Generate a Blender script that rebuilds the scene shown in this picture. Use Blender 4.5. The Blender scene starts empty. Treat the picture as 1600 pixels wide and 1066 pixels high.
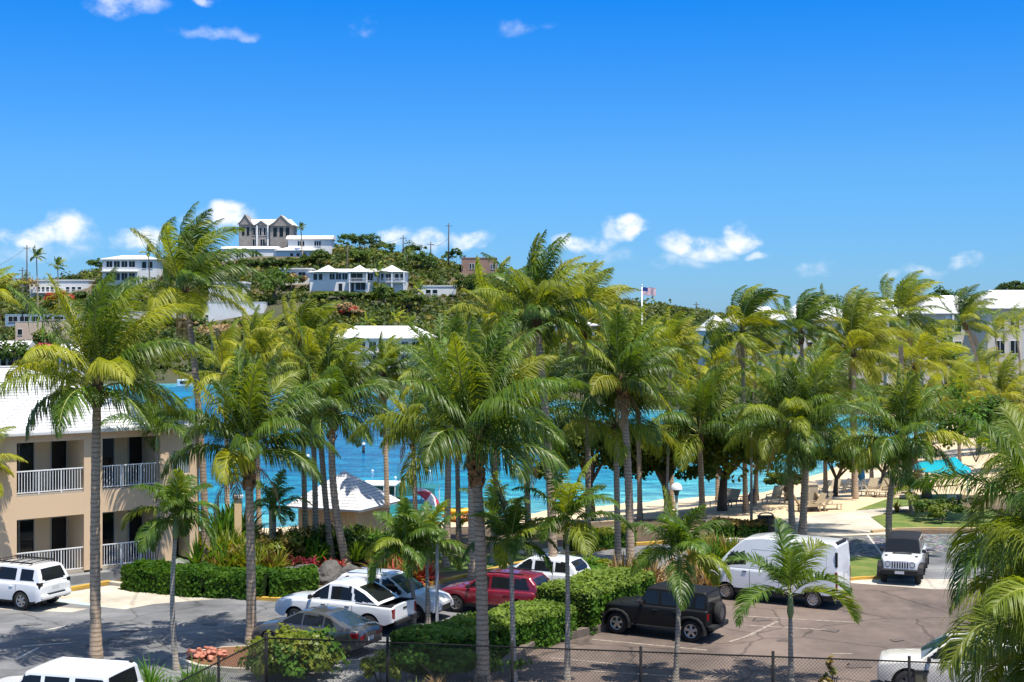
import bpy, bmesh, math, random
import numpy as np
from mathutils import Vector, Matrix

# ------------------------------------------------------------------ camera, sky, sun, exposure
scene = bpy.context.scene
F, CX, HY, CAMZ = 2200.0, 800.0, 505.0, 11.7      # survey of the photograph: focal length, horizon, eye height
cam_data = bpy.data.cameras.new('camera')
cam_data.sensor_width = 36.0
cam_data.lens = F / 1600.0 * 36.0
cam_data.shift_y = -28.0 / 1600.0
cam_data.clip_start = 0.5
cam_data.clip_end = 20000.0
camera = bpy.data.objects.new('camera', cam_data)
scene.collection.objects.link(camera)
camera.location = (0, 0, CAMZ)
camera.rotation_euler = (math.radians(90), 0, 0)
scene.camera = camera

SUN_ELEV, SUN_AZ = 71.0, 138.0                    # azimuth from +Y towards +X (degrees)
sun_vec = Vector((math.sin(math.radians(SUN_AZ)) * math.cos(math.radians(SUN_ELEV)),
                  math.cos(math.radians(SUN_AZ)) * math.cos(math.radians(SUN_ELEV)),
                  math.sin(math.radians(SUN_ELEV))))
sun_data = bpy.data.lights.new('sun', 'SUN')
sun_data.energy = 4.4
sun_data.angle = math.radians(0.5)
sun_data.color = (1.0, 0.94, 0.83)
sun = bpy.data.objects.new('sun', sun_data)
scene.collection.objects.link(sun)
sun.rotation_euler = sun_vec.to_track_quat('Z', 'Y').to_euler()

world = bpy.data.worlds.new('World')
scene.world = world
world.use_nodes = True
wn, wl = world.node_tree.nodes, world.node_tree.links
wn.clear()

def wnode(t, **kw):
    n = wn.new(t)
    for k, v in kw.items():
        setattr(n, k, v)
    return n

def wmath(op, a, b=None, c=None, clamp=False):
    n = wn.new('ShaderNodeMath'); n.operation = op; n.use_clamp = clamp
    for i, v in enumerate((a, b, c)):
        if v is None: continue
        if isinstance(v, (int, float)): n.inputs[i].default_value = v
        else: wl.new(v, n.inputs[i])
    return n.outputs[0]

sky = wnode('ShaderNodeTexSky')
sky.sky_type = 'NISHITA'
sky.sun_disc = False
sky.sun_elevation = math.radians(SUN_ELEV)
sky.sun_rotation = math.radians(SUN_AZ)
sky.air_density = 1.0
sky.dust_density = 0.2
sky.ozone_density = 3.0
wtc = wnode('ShaderNodeTexCoord')
wsep = wnode('ShaderNodeSeparateXYZ')
wl.new(wtc.outputs['Generated'], wsep.inputs[0])
wx, wy, wz = wsep.outputs
# deeper, more saturated blue away from the horizon, all the way round
wramp = wnode('ShaderNodeValToRGB')
wramp.color_ramp.elements[0].position = 0.0
wramp.color_ramp.elements[0].color = (0.175, 0.315, 0.575, 1)
wramp.color_ramp.elements[1].position = 0.24
wramp.color_ramp.elements[1].color = (0.008, 0.315, 0.715, 1)
e = wramp.color_ramp.elements.new(0.11); e.color = (0.148, 0.36, 0.605, 1)
e = wramp.color_ramp.elements.new(0.6); e.color = (1.0, 0.94, 0.88, 1)
wl.new(wz, wramp.inputs[0])
wmul = wnode('ShaderNodeMix', data_type='RGBA', blend_type='MULTIPLY')
wmul.inputs['Factor'].default_value = 1.0
wl.new(sky.outputs[0], wmul.inputs[6])
wl.new(wramp.outputs[0], wmul.inputs[7])
# clouds: direction -> azimuth / elevation
azi = wmath('ARCTAN2', wx, wy)
ele = wmath('ARCSINE', wz)
wcomb = wnode('ShaderNodeCombineXYZ')
wl.new(azi, wcomb.inputs[0]); wl.new(wmath('MULTIPLY', ele, 1.25), wcomb.inputs[1])
wno = wnode('ShaderNodeTexNoise'); wno.inputs['Scale'].default_value = 42.0; wno.inputs['Detail'].default_value = 7.0
wno.inputs['Roughness'].default_value = 0.58
wl.new(wcomb.outputs[0], wno.inputs['Vector'])
noise = wno.outputs[0]
wno2 = wnode('ShaderNodeTexNoise'); wno2.inputs['Scale'].default_value = 9.0; wno2.inputs['Detail'].default_value = 3.0
wl.new(wcomb.outputs[0], wno2.inputs['Vector'])
wwarp = wnode('ShaderNodeTexNoise'); wwarp.inputs['Scale'].default_value = 30.0; wwarp.inputs['Detail'].default_value = 5.0
wl.new(wcomb.outputs[0], wwarp.inputs['Vector'])
wws = wnode('ShaderNodeSeparateColor'); wl.new(wwarp.outputs['Color'], wws.inputs[0])
azw = wmath('ADD', azi, wmath('MULTIPLY', wmath('SUBTRACT', wws.outputs[0], 0.5), 0.045))
elw = wmath('ADD', ele, wmath('MULTIPLY', wmath('SUBTRACT', wws.outputs[1], 0.5), 0.028))
CLOUDS = [  # centre px, half sizes px, weight
    (95, 362, 46, 26, 1.0), (30, 374, 50, 17, .9), (222, 374, 36, 21, .95), (358, 334, 34, 20, 1.0), (318, 345, 34, 16, .7),
    (618, 364, 24, 15, .9), (668, 374, 32, 19, .9), (733, 374, 32, 14, .75), (972, 358, 40, 18, 1.0), (915, 376, 48, 15, .8),
    (1150, 370, 36, 17, 1.0), (1090, 385, 52, 20, .95), (1190, 396, 22, 8, .6), (1062, 412, 50, 12, .5), (940, 400, 60, 16, .4),
    (1270, 418, 26, 12, .45), (1520, 412, 26, 11, .6), (1448, 421, 34, 8, .45), (1385, 424, 24, 8, .4),
    (562, 46, 24, 20, .5), (195, 8, 58, 16, .55), (335, 50, 60, 10, .40), (380, 58, 18, 10, .42), (818, 42, 44, 12, .34),
    (322, 2, 24, 9, .6), (130, 380, 40, 20, .45), (50, 395, 60, 14, .4),
    (1760, 380, 60, 24, .9), (1930, 360, 50, 22, 1.0), (2200, 370, 70, 24, .9), (-160, 366, 60, 22, 1.0), (-420, 350, 70, 26, .9), (-800, 360, 80, 24, .9), (-700, 90, 60, 16, .5), (2100, 60, 70, 16, .5)]
acc = None
for (px, py, sx, sy, wgt) in CLOUDS:
    a0 = math.atan((px - CX) / F); e0 = math.atan((HY - py) / math.hypot(F, px - CX))
    du = wmath('MULTIPLY', wmath('SUBTRACT', azw, a0), F / sx)
    dv = wmath('MULTIPLY', wmath('SUBTRACT', elw, e0), F / sy)
    r2 = wmath('ADD', wmath('MULTIPLY', du, du), wmath('MULTIPLY', dv, dv))
    m = wmath('MULTIPLY', wmath('SUBTRACT', 1.12, wmath('MULTIPLY', r2, 0.62), clamp=True), wgt)
    acc = m if acc is None else wmath('MAXIMUM', acc, m)
dens = wmath('MULTIPLY', acc, wmath('MULTIPLY', wmath('SUBTRACT', noise, 0.27), 3.0, clamp=True))
ccr = wnode('ShaderNodeValToRGB')
ccr.color_ramp.interpolation = 'EASE'
ccr.color_ramp.elements[0].position = 0.06; ccr.color_ramp.elements[0].color = (0, 0, 0, 1)
ccr.color_ramp.elements[1].position = 1.0; ccr.color_ramp.elements[1].color = (.92, .92, .92, 1)
wl.new(dens, ccr.inputs[0])
ccol = wnode('ShaderNodeMix', data_type='RGBA')
ccol.inputs[6].default_value = (4.2, 4.3, 4.5, 1)
ccol.inputs[7].default_value = (4.6, 4.65, 4.7, 1)
wl.new(wno2.outputs[0], ccol.inputs['Factor'])
wmix = wnode('ShaderNodeMix', data_type='RGBA')
wl.new(ccr.outputs[0], wmix.inputs['Factor'])
wl.new(wmul.outputs[2], wmix.inputs[6])
wl.new(ccol.outputs[2], wmix.inputs[7])
bg = wnode('ShaderNodeBackground'); bg.inputs[1].default_value = 0.15
wl.new(wmix.outputs[2], bg.inputs[0])
wo = wnode('ShaderNodeOutputWorld'); wl.new(bg.outputs[0], wo.inputs[0])

scene.view_settings.view_transform = 'Standard'
scene.view_settings.look = 'None'
scene.view_settings.exposure = 0.76
scene.view_settings.gamma = 1.0
scene.view_settings.use_curve_mapping = False
scene.render.engine = 'CYCLES'
scene.cycles.max_bounces = 6
scene.cycles.transparent_max_bounces = 8

# ------------------------------------------------------------------ helpers
R = random.Random(11)
NR = np.random.default_rng(5)
COL = scene.collection

def D(px, py, d):
    return Vector(((px - CX) * d / F, d, CAMZ - (py - HY) * d / F))

def G(px, py, z=0.0):
    d = F * (CAMZ - z) / (py - HY)
    return Vector(((px - CX) * d / F, d, z))

def link(o, parent=None):
    COL.objects.link(o)
    if parent is not None: o.parent = parent
    return o

def tag(o, label=None, cat=None, group=None, kind=None):
    if label: o['label'] = label
    if cat: o['category'] = cat
    if group: o['group'] = group
    if kind: o['kind'] = kind
    return o

def thing(name, label, cat, loc=(0, 0, 0), rz=0.0, group=None):
    o = bpy.data.objects.new(name, None)
    o.empty_display_size = 0.2
    o.location = loc; o.rotation_euler = (0, 0, rz)
    link(o); tag(o, label, cat, group)
    return o

def qmesh(name, V, Q, mats, parent=None, midx=None, smooth=False):
    """numpy quads -> one mesh object"""
    V = np.ascontiguousarray(V, dtype=np.float32); Q = np.ascontiguousarray(Q, dtype=np.int32)
    me = bpy.data.meshes.new(name)
    me.vertices.add(len(V)); me.vertices.foreach_set('co', V.ravel())
    me.loops.add(4 * len(Q)); me.loops.foreach_set('vertex_index', Q.ravel())
    me.polygons.add(len(Q)); me.polygons.foreach_set('loop_start', np.arange(len(Q), dtype=np.int32) * 4)
    if not isinstance(mats, (list, tuple)): mats = [mats]
    for m in mats: me.materials.append(m)
    if midx is not None: me.polygons.foreach_set('material_index', np.asarray(midx, dtype=np.int32))
    if smooth: me.polygons.foreach_set('use_smooth', np.ones(len(Q), dtype=bool))
    me.update(calc_edges=True)
    o = bpy.data.objects.new(name, me)
    return link(o, parent)

def pmesh(name, verts, faces, mat, parent=None, smooth=False):
    me = bpy.data.meshes.new(name)
    me.from_pydata([tuple(v) for v in verts], [], faces)
    me.materials.append(mat)
    if smooth:
        for p in me.polygons: p.use_smooth = True
    me.update()
    return link(bpy.data.objects.new(name, me), parent)

class MB:
    """collects simple shapes into one mesh"""
    def __init__(s): s.v = []; s.f = []
    def box(s, c, d, M=None, taper=1.0):
        x, y, z = d[0] / 2, d[1] / 2, d[2] / 2; b = len(s.v); c = Vector(c)
        for sx, sy, sz in ((-1,-1,-1),(1,-1,-1),(1,1,-1),(-1,1,-1),(-1,-1,1),(1,-1,1),(1,1,1),(-1,1,1)):
            k = taper if sz > 0 else 1.0
            p = Vector((sx * x * k, sy * y * k, sz * z))
            s.v.append(c + (M @ p if M is not None else p))
        s.f += [tuple(b + i for i in q) for q in ((0,3,2,1),(4,5,6,7),(0,1,5,4),(1,2,6,5),(2,3,7,6),(3,0,4,7))]
        return s
    def box2(s, lo, hi):
        return s.box([(a + b) / 2 for a, b in zip(lo, hi)], [b - a for a, b in zip(lo, hi)])
    def bar(s, a, b, w, h=None, n=None):
        """n-sided prism from a to b"""
        a = Vector(a); b = Vector(b); t = (b - a)
        if t.length < 1e-6: return s
        t.normalize(); up = Vector((0, 0, 1)) if abs(t.z) < .95 else Vector((1, 0, 0))
        u = t.cross(up).normalized(); w2 = u.cross(t)
        h = w if h is None else h; n = n or 4; k = len(s.v)
        for p in (a, b):
            for i in range(n):
                an = 2 * math.pi * (i + .5) / n
                rr = .7071 if n == 4 else .5
                s.v.append(p + u * (math.cos(an) * w * rr) + w2 * (math.sin(an) * h * rr))
        for i in range(n): s.f.append((k + i, k + (i + 1) % n, k + n + (i + 1) % n, k + n + i))
        s.f.append(tuple(k + i for i in reversed(range(n)))); s.f.append(tuple(k + n + i for i in range(n)))
        return s
    def tube(s, pts, rad, n=8, cap=True):
        k0 = len(s.v); pts = [Vector(p) for p in pts]; m = len(pts); u = None
        for i, p in enumerate(pts):
            t = (pts[min(i + 1, m - 1)] - pts[max(i - 1, 0)]).normalized()
            if u is None: u = t.cross(Vector((0.13, 1, 0.02))).normalized()
            else: u = (u - t * u.dot(t)).normalized()
            w = t.cross(u); r = rad[i] if isinstance(rad, (list, tuple)) else rad
            for j in range(n):
                an = 2 * math.pi * j / n
                s.v.append(p + u * (r * math.cos(an)) + w * (r * math.sin(an)))
        for i in range(m - 1):
            for j in range(n):
                s.f.append((k0 + i * n + j, k0 + i * n + (j + 1) % n, k0 + (i + 1) * n + (j + 1) % n, k0 + (i + 1) * n + j))
        if cap:
            s.f.append(tuple(k0 + j for j in reversed(range(n)))); s.f.append(tuple(k0 + (m - 1) * n + j for j in range(n)))
        return s
    def ball(s, c, r, nu=8, nv=6, zlo=-1.0):
        k = len(s.v); c = Vector(c)
        if isinstance(r, (int, float)): r = (r, r, r)
        a0 = math.asin(zlo)
        for i in range(nv + 1):
            a = a0 + (math.pi / 2 - a0) * i / nv
            for j in range(nu):
                b = 2 * math.pi * j / nu
                s.v.append(c + Vector((r[0] * math.cos(a) * math.cos(b), r[1] * math.cos(a) * math.sin(b), r[2] * math.sin(a))))
        for i in range(nv):
            for j in range(nu): s.f.append((k + i*nu + j, k + i*nu + (j+1) % nu, k + (i+1)*nu + (j+1) % nu, k + (i+1)*nu + j))
        return s
    def poly(s, pts):
        k = len(s.v); s.v += [Vector(p) for p in pts]; s.f.append(tuple(range(k, k + len(pts)))); return s
    def prism(s, pts, z0, z1):
        """extrude a plan outline (counter-clockwise) from z0 to z1"""
        k = len(s.v); n = len(pts)
        s.v += [Vector((p[0], p[1], z0)) for p in pts] + [Vector((p[0], p[1], z1)) for p in pts]
        s.f.append(tuple(k + i for i in reversed(range(n)))); s.f.append(tuple(k + n + i for i in range(n)))
        for i in range(n): s.f.append((k + i, k + (i + 1) % n, k + n + (i + 1) % n, k + n + i))
        return s
    def build(s, name, mat, parent=None, smooth=False, bevel=0.0):
        o = pmesh(name, s.v, s.f, mat, parent, smooth)
        if bevel:
            md = o.modifiers.new('bevel', 'BEVEL'); md.width = bevel; md.segments = 2; md.limit_method = 'ANGLE'
        return o

# ------------------------------------------------------------------ materials
def newmat(name):
    m = bpy.data.materials.new(name); m.use_nodes = True
    nt = m.node_tree; return m, nt.nodes, nt.links, nt.nodes['Principled BSDF']

def pmat(name, c1, c2=None, scale=3.0, rough=.6, bump=0.0, bscale=None, metal=0.0, coat=0.0, spec=.5, detail=6.0, rnd=0.0, stretch=None, c3=None):
    """noise-mixed colour, fine bump, optional per-object variation"""
    m, n, l, p = newmat(name)
    p.inputs['Roughness'].default_value = rough; p.inputs['Metallic'].default_value = metal
    p.inputs['Coat Weight'].default_value = coat; p.inputs['Coat Roughness'].default_value = .04
    p.inputs['Specular IOR Level'].default_value = spec
    g = n.new('ShaderNodeNewGeometry'); vec = g.outputs['Position']
    if stretch:
        mp = n.new('ShaderNodeMapping'); mp.inputs['Scale'].default_value = stretch; l.new(vec, mp.inputs[0]); vec = mp.outputs[0]
    if c2 is None: c2 = tuple(x * .88 for x in c1)
    t = n.new('ShaderNodeTexNoise'); t.inputs['Scale'].default_value = scale; t.inputs['Detail'].default_value = detail
    t.inputs['Roughness'].default_value = .62
    l.new(vec, t.inputs['Vector'])
    r = n.new('ShaderNodeValToRGB')
    r.color_ramp.elements[0].position = .33; r.color_ramp.elements[0].color = (*c1, 1)
    r.color_ramp.elements[1].position = .68; r.color_ramp.elements[1].color = (*c2, 1)
    l.new(t.outputs[0], r.inputs[0])
    col = r.outputs[0]
    if c3 is not None:
        t3 = n.new('ShaderNodeTexNoise'); t3.inputs['Scale'].default_value = scale * .13; t3.inputs['Detail'].default_value = 5
        l.new(vec, t3.inputs['Vector'])
        r3 = n.new('ShaderNodeValToRGB'); r3.color_ramp.elements[0].position = .45; r3.color_ramp.elements[1].position = .62
        l.new(t3.outputs[0], r3.inputs[0])
        mx = n.new('ShaderNodeMix'); mx.data_type = 'RGBA'; l.new(r3.outputs[0], mx.inputs['Factor']); l.new(col, mx.inputs[6])
        mx.inputs[7].default_value = (*c3, 1); col = mx.outputs[2]
    if rnd:
        oi = n.new('ShaderNodeObjectInfo'); h = n.new('ShaderNodeHueSaturation')
        ma = n.new('ShaderNodeMapRange'); ma.inputs[3].default_value = 1 - rnd; ma.inputs[4].default_value = 1 + rnd
        l.new(oi.outputs['Random'], ma.inputs[0]); l.new(ma.outputs[0], h.inputs['Value']); l.new(col, h.inputs['Color']); col = h.outputs[0]
    l.new(col, p.inputs['Base Color'])
    if bump:
        t2 = n.new('ShaderNodeTexNoise'); t2.inputs['Scale'].default_value = bscale or scale * 6; t2.inputs['Detail'].default_value = 4
        l.new(vec, t2.inputs['Vector'])
        b = n.new('ShaderNodeBump'); b.inputs['Strength'].default_value = bump; b.inputs['Distance'].default_value = .05
        l.new(t2.outputs[0], b.inputs['Height']); l.new(b.outputs[0], p.inputs['Normal'])
    return m

def leafmat(name, c1, c2, trans, fac=.38, scale=.9, rough=.42, attr=False, rnd=.22, spec=.35):
    """leaf: glossy top mixed with light coming through"""
    m, n, l, p = newmat(name)
    p.inputs['Roughness'].default_value = rough; p.inputs['Specular IOR Level'].default_value = spec
    g = n.new('ShaderNodeNewGeometry')
    t = n.new('ShaderNodeTexNoise'); t.inputs['Scale'].default_value = scale; t.inputs['Detail'].default_value = 5
    l.new(g.outputs['Position'], t.inputs['Vector'])
    r = n.new('ShaderNodeValToRGB'); r.color_ramp.elements[0].position = .36; r.color_ramp.elements[1].position = .66
    r.color_ramp.elements[0].color = (*c1, 1); r.color_ramp.elements[1].color = (*c2, 1)
    l.new(t.outputs[0], r.inputs[0]); col = r.outputs[0]
    if attr:
        a = n.new('ShaderNodeAttribute'); a.attribute_name = 'tint'
        mx = n.new('ShaderNodeMix'); mx.data_type = 'RGBA'; mx.blend_type = 'MULTIPLY'; mx.inputs['Factor'].default_value = 1
        l.new(col, mx.inputs[6]); l.new(a.outputs['Color'], mx.inputs[7]); col = mx.outputs[2]
    oi = n.new('ShaderNodeObjectInfo'); h = n.new('ShaderNodeHueSaturation')
    ma = n.new('ShaderNodeMapRange'); ma.inputs[3].default_value = 1 - rnd; ma.inputs[4].default_value = 1 + rnd
    l.new(oi.outputs['Random'], ma.inputs[0]); l.new(ma.outputs[0], h.inputs['Value'])
    l.new(col, h.inputs['Color']); col = h.outputs[0]
    l.new(col, p.inputs['Base Color'])
    tr = n.new('ShaderNodeBsdfTranslucent')
    mt = n.new('ShaderNodeMix'); mt.data_type = 'RGBA'; mt.blend_type = 'MULTIPLY'; mt.inputs['Factor'].default_value = 1
    mt.inputs[7].default_value = (*trans, 1); l.new(col, mt.inputs[6]); l.new(mt.outputs[2], tr.inputs[0])
    ms = n.new('ShaderNodeMixShader'); ms.inputs[0].default_value = fac
    l.new(p.outputs[0], ms.inputs[1]); l.new(tr.outputs[0], ms.inputs[2])
    l.new(ms.outputs[0], n['Material Output'].inputs[0])
    return m

def glassmat(name, c, rough=.04, coat=0.0):
    m, n, l, p = newmat(name)
    p.inputs['Base Color'].default_value = (*c, 1); p.inputs['Roughness'].default_value = rough
    p.inputs['Coat Weight'].default_value = coat; p.inputs['Specular IOR Level'].default_value = .32
    return m
# ------------------------------------------------------------------ materials of the place
M = {}
M['soil'] = pmat('soil', (.10, .062, .035), (.055, .036, .022), 2.5, .95, .5, 18, c3=(.13, .10, .05))
M['hill_soil'] = pmat('hill_soil', (.055, .062, .026), (.036, .044, .018), .12, .95, .4, 1.5, c3=(.10, .082, .045))
M['sand'] = pmat('sand', (.60, .455, .285), (.51, .385, .235), .8, .95, .35, 6, c3=(.64, .50, .33))
M['asphalt'] = pmat('asphalt', (.165, .166, .172), (.11, .112, .118), 2.2, .9, .35, 40, c3=(.205, .203, .203), stretch=(.55, 1, 1))
M['asphalt_brown'] = pmat('asphalt_brown', (.15, .112, .09), (.092, .068, .055), 1.1, .92, .4, 30, c3=(.175, .13, .104), stretch=(1, .5, 1))
M['concrete'] = pmat('concrete', (.52, .47, .39), (.42, .38, .31), 1.2, .85, .2, 14, c3=(.56, .49, .39))
M['concrete_grey'] = pmat('concrete_grey', (.24, .25, .25), (.17, .175, .18), 1.5, .85, .2, 14)
M['yellow_kerb'] = pmat('yellow_kerb_paint', (.55, .33, .035), (.40, .25, .06), 3, .7, .15, 20)
M['pale_paint'] = pmat('pale_worn_paint', (.62, .60, .55), (.25, .24, .22), 7, .8)
M['stall_paint'] = pmat('stall_line_paint', (.36, .30, .24), (.15, .115, .095), 5, .85)
M['blue_paint'] = pmat('blue_worn_paint', (.30, .45, .48), (.46, .45, .40), 1.6, .8)
M['lawn'] = pmat('lawn_grass', (.075, .135, .016), (.13, .19, .03), 6, .9, .8, 60, c3=(.19, .21, .045))
M['wood_kerb'] = pmat('timber_edging', (.16, .13, .105), (.10, .08, .065), 5, .9, .4, 30)

def add_cracks(m, scale, dark=.45):
    n, l = m.node_tree.nodes, m.node_tree.links; p = n['Principled BSDF']; src = p.inputs['Base Color'].links[0].from_socket
    g = n.new('ShaderNodeNewGeometry'); ns = n.new('ShaderNodeTexNoise'); ns.inputs['Scale'].default_value = 1.1; ns.inputs['Detail'].default_value = 6
    l.new(g.outputs['Position'], ns.inputs['Vector']); ad = n.new('ShaderNodeMix'); ad.data_type = 'RGBA'; ad.inputs['Factor'].default_value = .35
    l.new(g.outputs['Position'], ad.inputs[6]); l.new(ns.outputs['Color'], ad.inputs[7])
    v = n.new('ShaderNodeTexVoronoi'); v.feature = 'DISTANCE_TO_EDGE'; v.inputs['Scale'].default_value = scale; l.new(ad.outputs[2], v.inputs['Vector'])
    r = n.new('ShaderNodeValToRGB'); r.color_ramp.elements[0].position = .0; r.color_ramp.elements[0].color = (dark, dark, dark, 1); r.color_ramp.elements[1].position = .018; l.new(v.outputs['Distance'], r.inputs[0])
    n2 = n.new('ShaderNodeTexNoise'); n2.inputs['Scale'].default_value = .28; n2.inputs['Detail'].default_value = 8; n2.inputs['Roughness'].default_value = .7; l.new(g.outputs['Position'], n2.inputs['Vector'])
    r2 = n.new('ShaderNodeValToRGB'); r2.color_ramp.elements[0].position = .34; r2.color_ramp.elements[0].color = (.68, .68, .68, 1); r2.color_ramp.elements[1].position = .60; r2.color_ramp.elements[1].color = (1.12, 1.12, 1.12, 1); l.new(n2.outputs[0], r2.inputs[0])
    for sk in (r.outputs[0], r2.outputs[0]):
        mx = n.new('ShaderNodeMix'); mx.data_type = 'RGBA'; mx.blend_type = 'MULTIPLY'; mx.inputs['Factor'].default_value = 1; l.new(src, mx.inputs[6]); l.new(sk, mx.inputs[7]); src = mx.outputs[2]
    l.new(src, p.inputs['Base Color'])
add_cracks(M['asphalt'], .42); add_cracks(M['asphalt_brown'], .36); add_cracks(M['concrete'], .3, .7)

def cobble_material():
    m, n, l, p = newmat('cobblestones')
    g = n.new('ShaderNodeNewGeometry'); v = n.new('ShaderNodeTexVoronoi'); v.inputs['Scale'].default_value = 3.6
    l.new(g.outputs['Position'], v.inputs['Vector'])
    r = n.new('ShaderNodeValToRGB'); r.color_ramp.elements[0].color = (.36, .36, .35, 1); r.color_ramp.elements[1].color = (.10, .105, .11, 1)
    r.color_ramp.elements[0].position = .1; r.color_ramp.elements[1].position = .55
    l.new(v.outputs['Distance'], r.inputs[0])
    hs = n.new('ShaderNodeMix'); hs.data_type = 'RGBA'; hs.blend_type = 'MULTIPLY'; hs.inputs['Factor'].default_value = .35
    l.new(r.outputs[0], hs.inputs[6]); l.new(v.outputs['Color'], hs.inputs[7]); l.new(hs.outputs[2], p.inputs['Base Color'])
    b = n.new('ShaderNodeBump'); b.inputs['Strength'].default_value = .6; b.invert = True; l.new(v.outputs['Distance'], b.inputs['Height']); l.new(b.outputs[0], p.inputs['Normal'])
    p.inputs['Roughness'].default_value = .85
    return m
M['cobble'] = cobble_material()

# ------------------------------------------------------------------ terrain
SEA = -1.8
WATER_PX = [(-900, 830), (300, 826), (440, 822), (620, 816), (760, 808), (900, 792), (1080, 776), (1200, 768), (1240, 752), (1290, 734),
            (1350, 716), (1420, 694), (1462, 676), (1475, 664), (1440, 655), (1330, 648), (1180, 645), (1000, 640), (870, 624), (700, 612),
            (560, 605), (400, 602), (290, 599), (190, 600), (80, 606), (-100, 620), (-500, 640), (-1400, 640)]
WP = np.array([[*G(x, y, SEA)[:2]] for x, y in WATER_PX])

def poly_dist(P, poly):
    """distance of points P(N,2) to a closed outline and whether they lie inside"""
    best = np.full(len(P), 1e18); ins = np.zeros(len(P), bool)
    m = len(poly)
    for i in range(m):
        a = poly[i]; b = poly[(i + 1) % m]; ab = b - a
        t = np.clip(((P - a) @ ab) / (ab @ ab), 0, 1)
        q = a + t[:, None] * ab
        best = np.minimum(best, ((P - q) ** 2).sum(1))
        c = (a[1] > P[:, 1]) != (b[1] > P[:, 1])
        with np.errstate(divide='ignore', invalid='ignore'):
            xx = (b[0] - a[0]) * (P[:, 1] - a[1]) / (b[1] - a[1]) + a[0]
        ins ^= c & (P[:, 0] < xx)
    return np.sqrt(best), ins

CREST_PX = np.array([(-1200, 480), (-200, 470), (0, 455), (60, 450), (150, 428), (240, 414), (330, 402), (400, 389), (470, 388), (540, 391), (620, 402), (700, 416),
                     (780, 436), (880, 456), (960, 472), (1040, 484), (1120, 498), (1200, 500), (1300, 496), (1420, 486), (1600, 478), (1800, 470), (3000, 470)], float)
SHORE_Y = np.array([(-1200, 300), (0, 318), (290, 316), (560, 300), (700, 282), (870, 250), (1000, 224), (1180, 216), (1330, 214), (1440, 230), (1600, 255), (3000, 255)], float)
CREST_D = 425.0

def smooth(t):
    t = np.clip(t, 0, 1); return t * t * (3 - 2 * t)

def terrain(P):
    P = np.asarray(P, float).reshape(-1, 2)
    dist, ins = poly_dist(P, WP)
    sd = np.where(ins, -dist, dist)
    z = np.where(sd > 0, SEA + 1.8 * smooth(sd / 20.0), np.maximum(SEA + .12 * sd, -6))
    y = np.maximum(P[:, 1], 1.0); px = CX + F * P[:, 0] / y
    y0 = np.interp(px, SHORE_Y[:, 0], SHORE_Y[:, 1]); zc = CAMZ + (HY - np.interp(px, CREST_PX[:, 0], CREST_PX[:, 1])) * CREST_D / F
    t = np.clip((y - y0) / (CREST_D - y0), 0, 1)
    h = zc * (.75 * t + .25 * smooth(t))
    back = smooth((y - CREST_D - 8) / 160.0)
    h = h * (1 - back)
    h = h + np.where(y > y0 + 12, .5 * np.sin(P[:, 0] * .09) * np.cos(y * .07) * t, 0)
    return z + h, sd

def tz(x, y): return float(terrain([[x, y]])[0][0])

def hit(px, py, d0=230.0, d1=520.0):
    """where the sight line through a pixel meets the hillside"""
    ds = np.linspace(d0, d1, 600)
    P = np.stack([(px - CX) * ds / F, ds], 1); zz = CAMZ - (py - HY) * ds / F
    g = terrain(P)[0]
    k = np.argmax(g >= zz) if (g >= zz).any() else len(ds) - 1
    return float(ds[k])

NROW, NCOL = 250, 211
rows = np.geomspace(6.0, 800.0, NROW); us = np.linspace(-.85, .85, NCOL)
gx = (rows[:, None] * us[None, :]).ravel(); gy = np.repeat(rows, NCOL)
gz, gsd = terrain(np.stack([gx, gy], 1))
GV = np.stack([gx, gy, gz], 1)
i0 = (np.arange(NROW - 1)[:, None] * NCOL + np.arange(NCOL - 1)[None, :]).ravel()
GQ = np.stack([i0, i0 + 1, i0 + NCOL + 1, i0 + NCOL], 1)
fc = GV[GQ].mean(1); fsd = gsd[GQ].mean(1)
SAND_PX = [(905, 806), (1010, 806), (1090, 812), (1120, 826), (1150, 838), (1215, 838), (1300, 812), (1345, 800), (1440, 780), (1640, 765), (1900, 740), (1900, 640), (1500, 640), (1200, 700), (900, 780)]
SP = np.array([[*G(x, y, 0)[:2]] for x, y in SAND_PX])
_, insand = poly_dist(fc[:, :2], SP)
near = fc[:, 1] < 205
is_sand = near & ((fsd < 8) | insand)
is_hill = (~is_sand) & (fc[:, 1] > 205)
is_soil = ~(is_sand | is_hill)

def submesh(name, sel, mat):
    Q = GQ[sel]; u, inv = np.unique(Q, return_inverse=True)
    o = qmesh(name, GV[u], inv.reshape(-1, 4), mat, smooth=True)
    return tag(o, kind='structure')
submesh('ground', is_soil, M['soil'])
submesh('beach', is_sand, M['sand'])
submesh('hillside', is_hill, M['hill_soil'])

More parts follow.
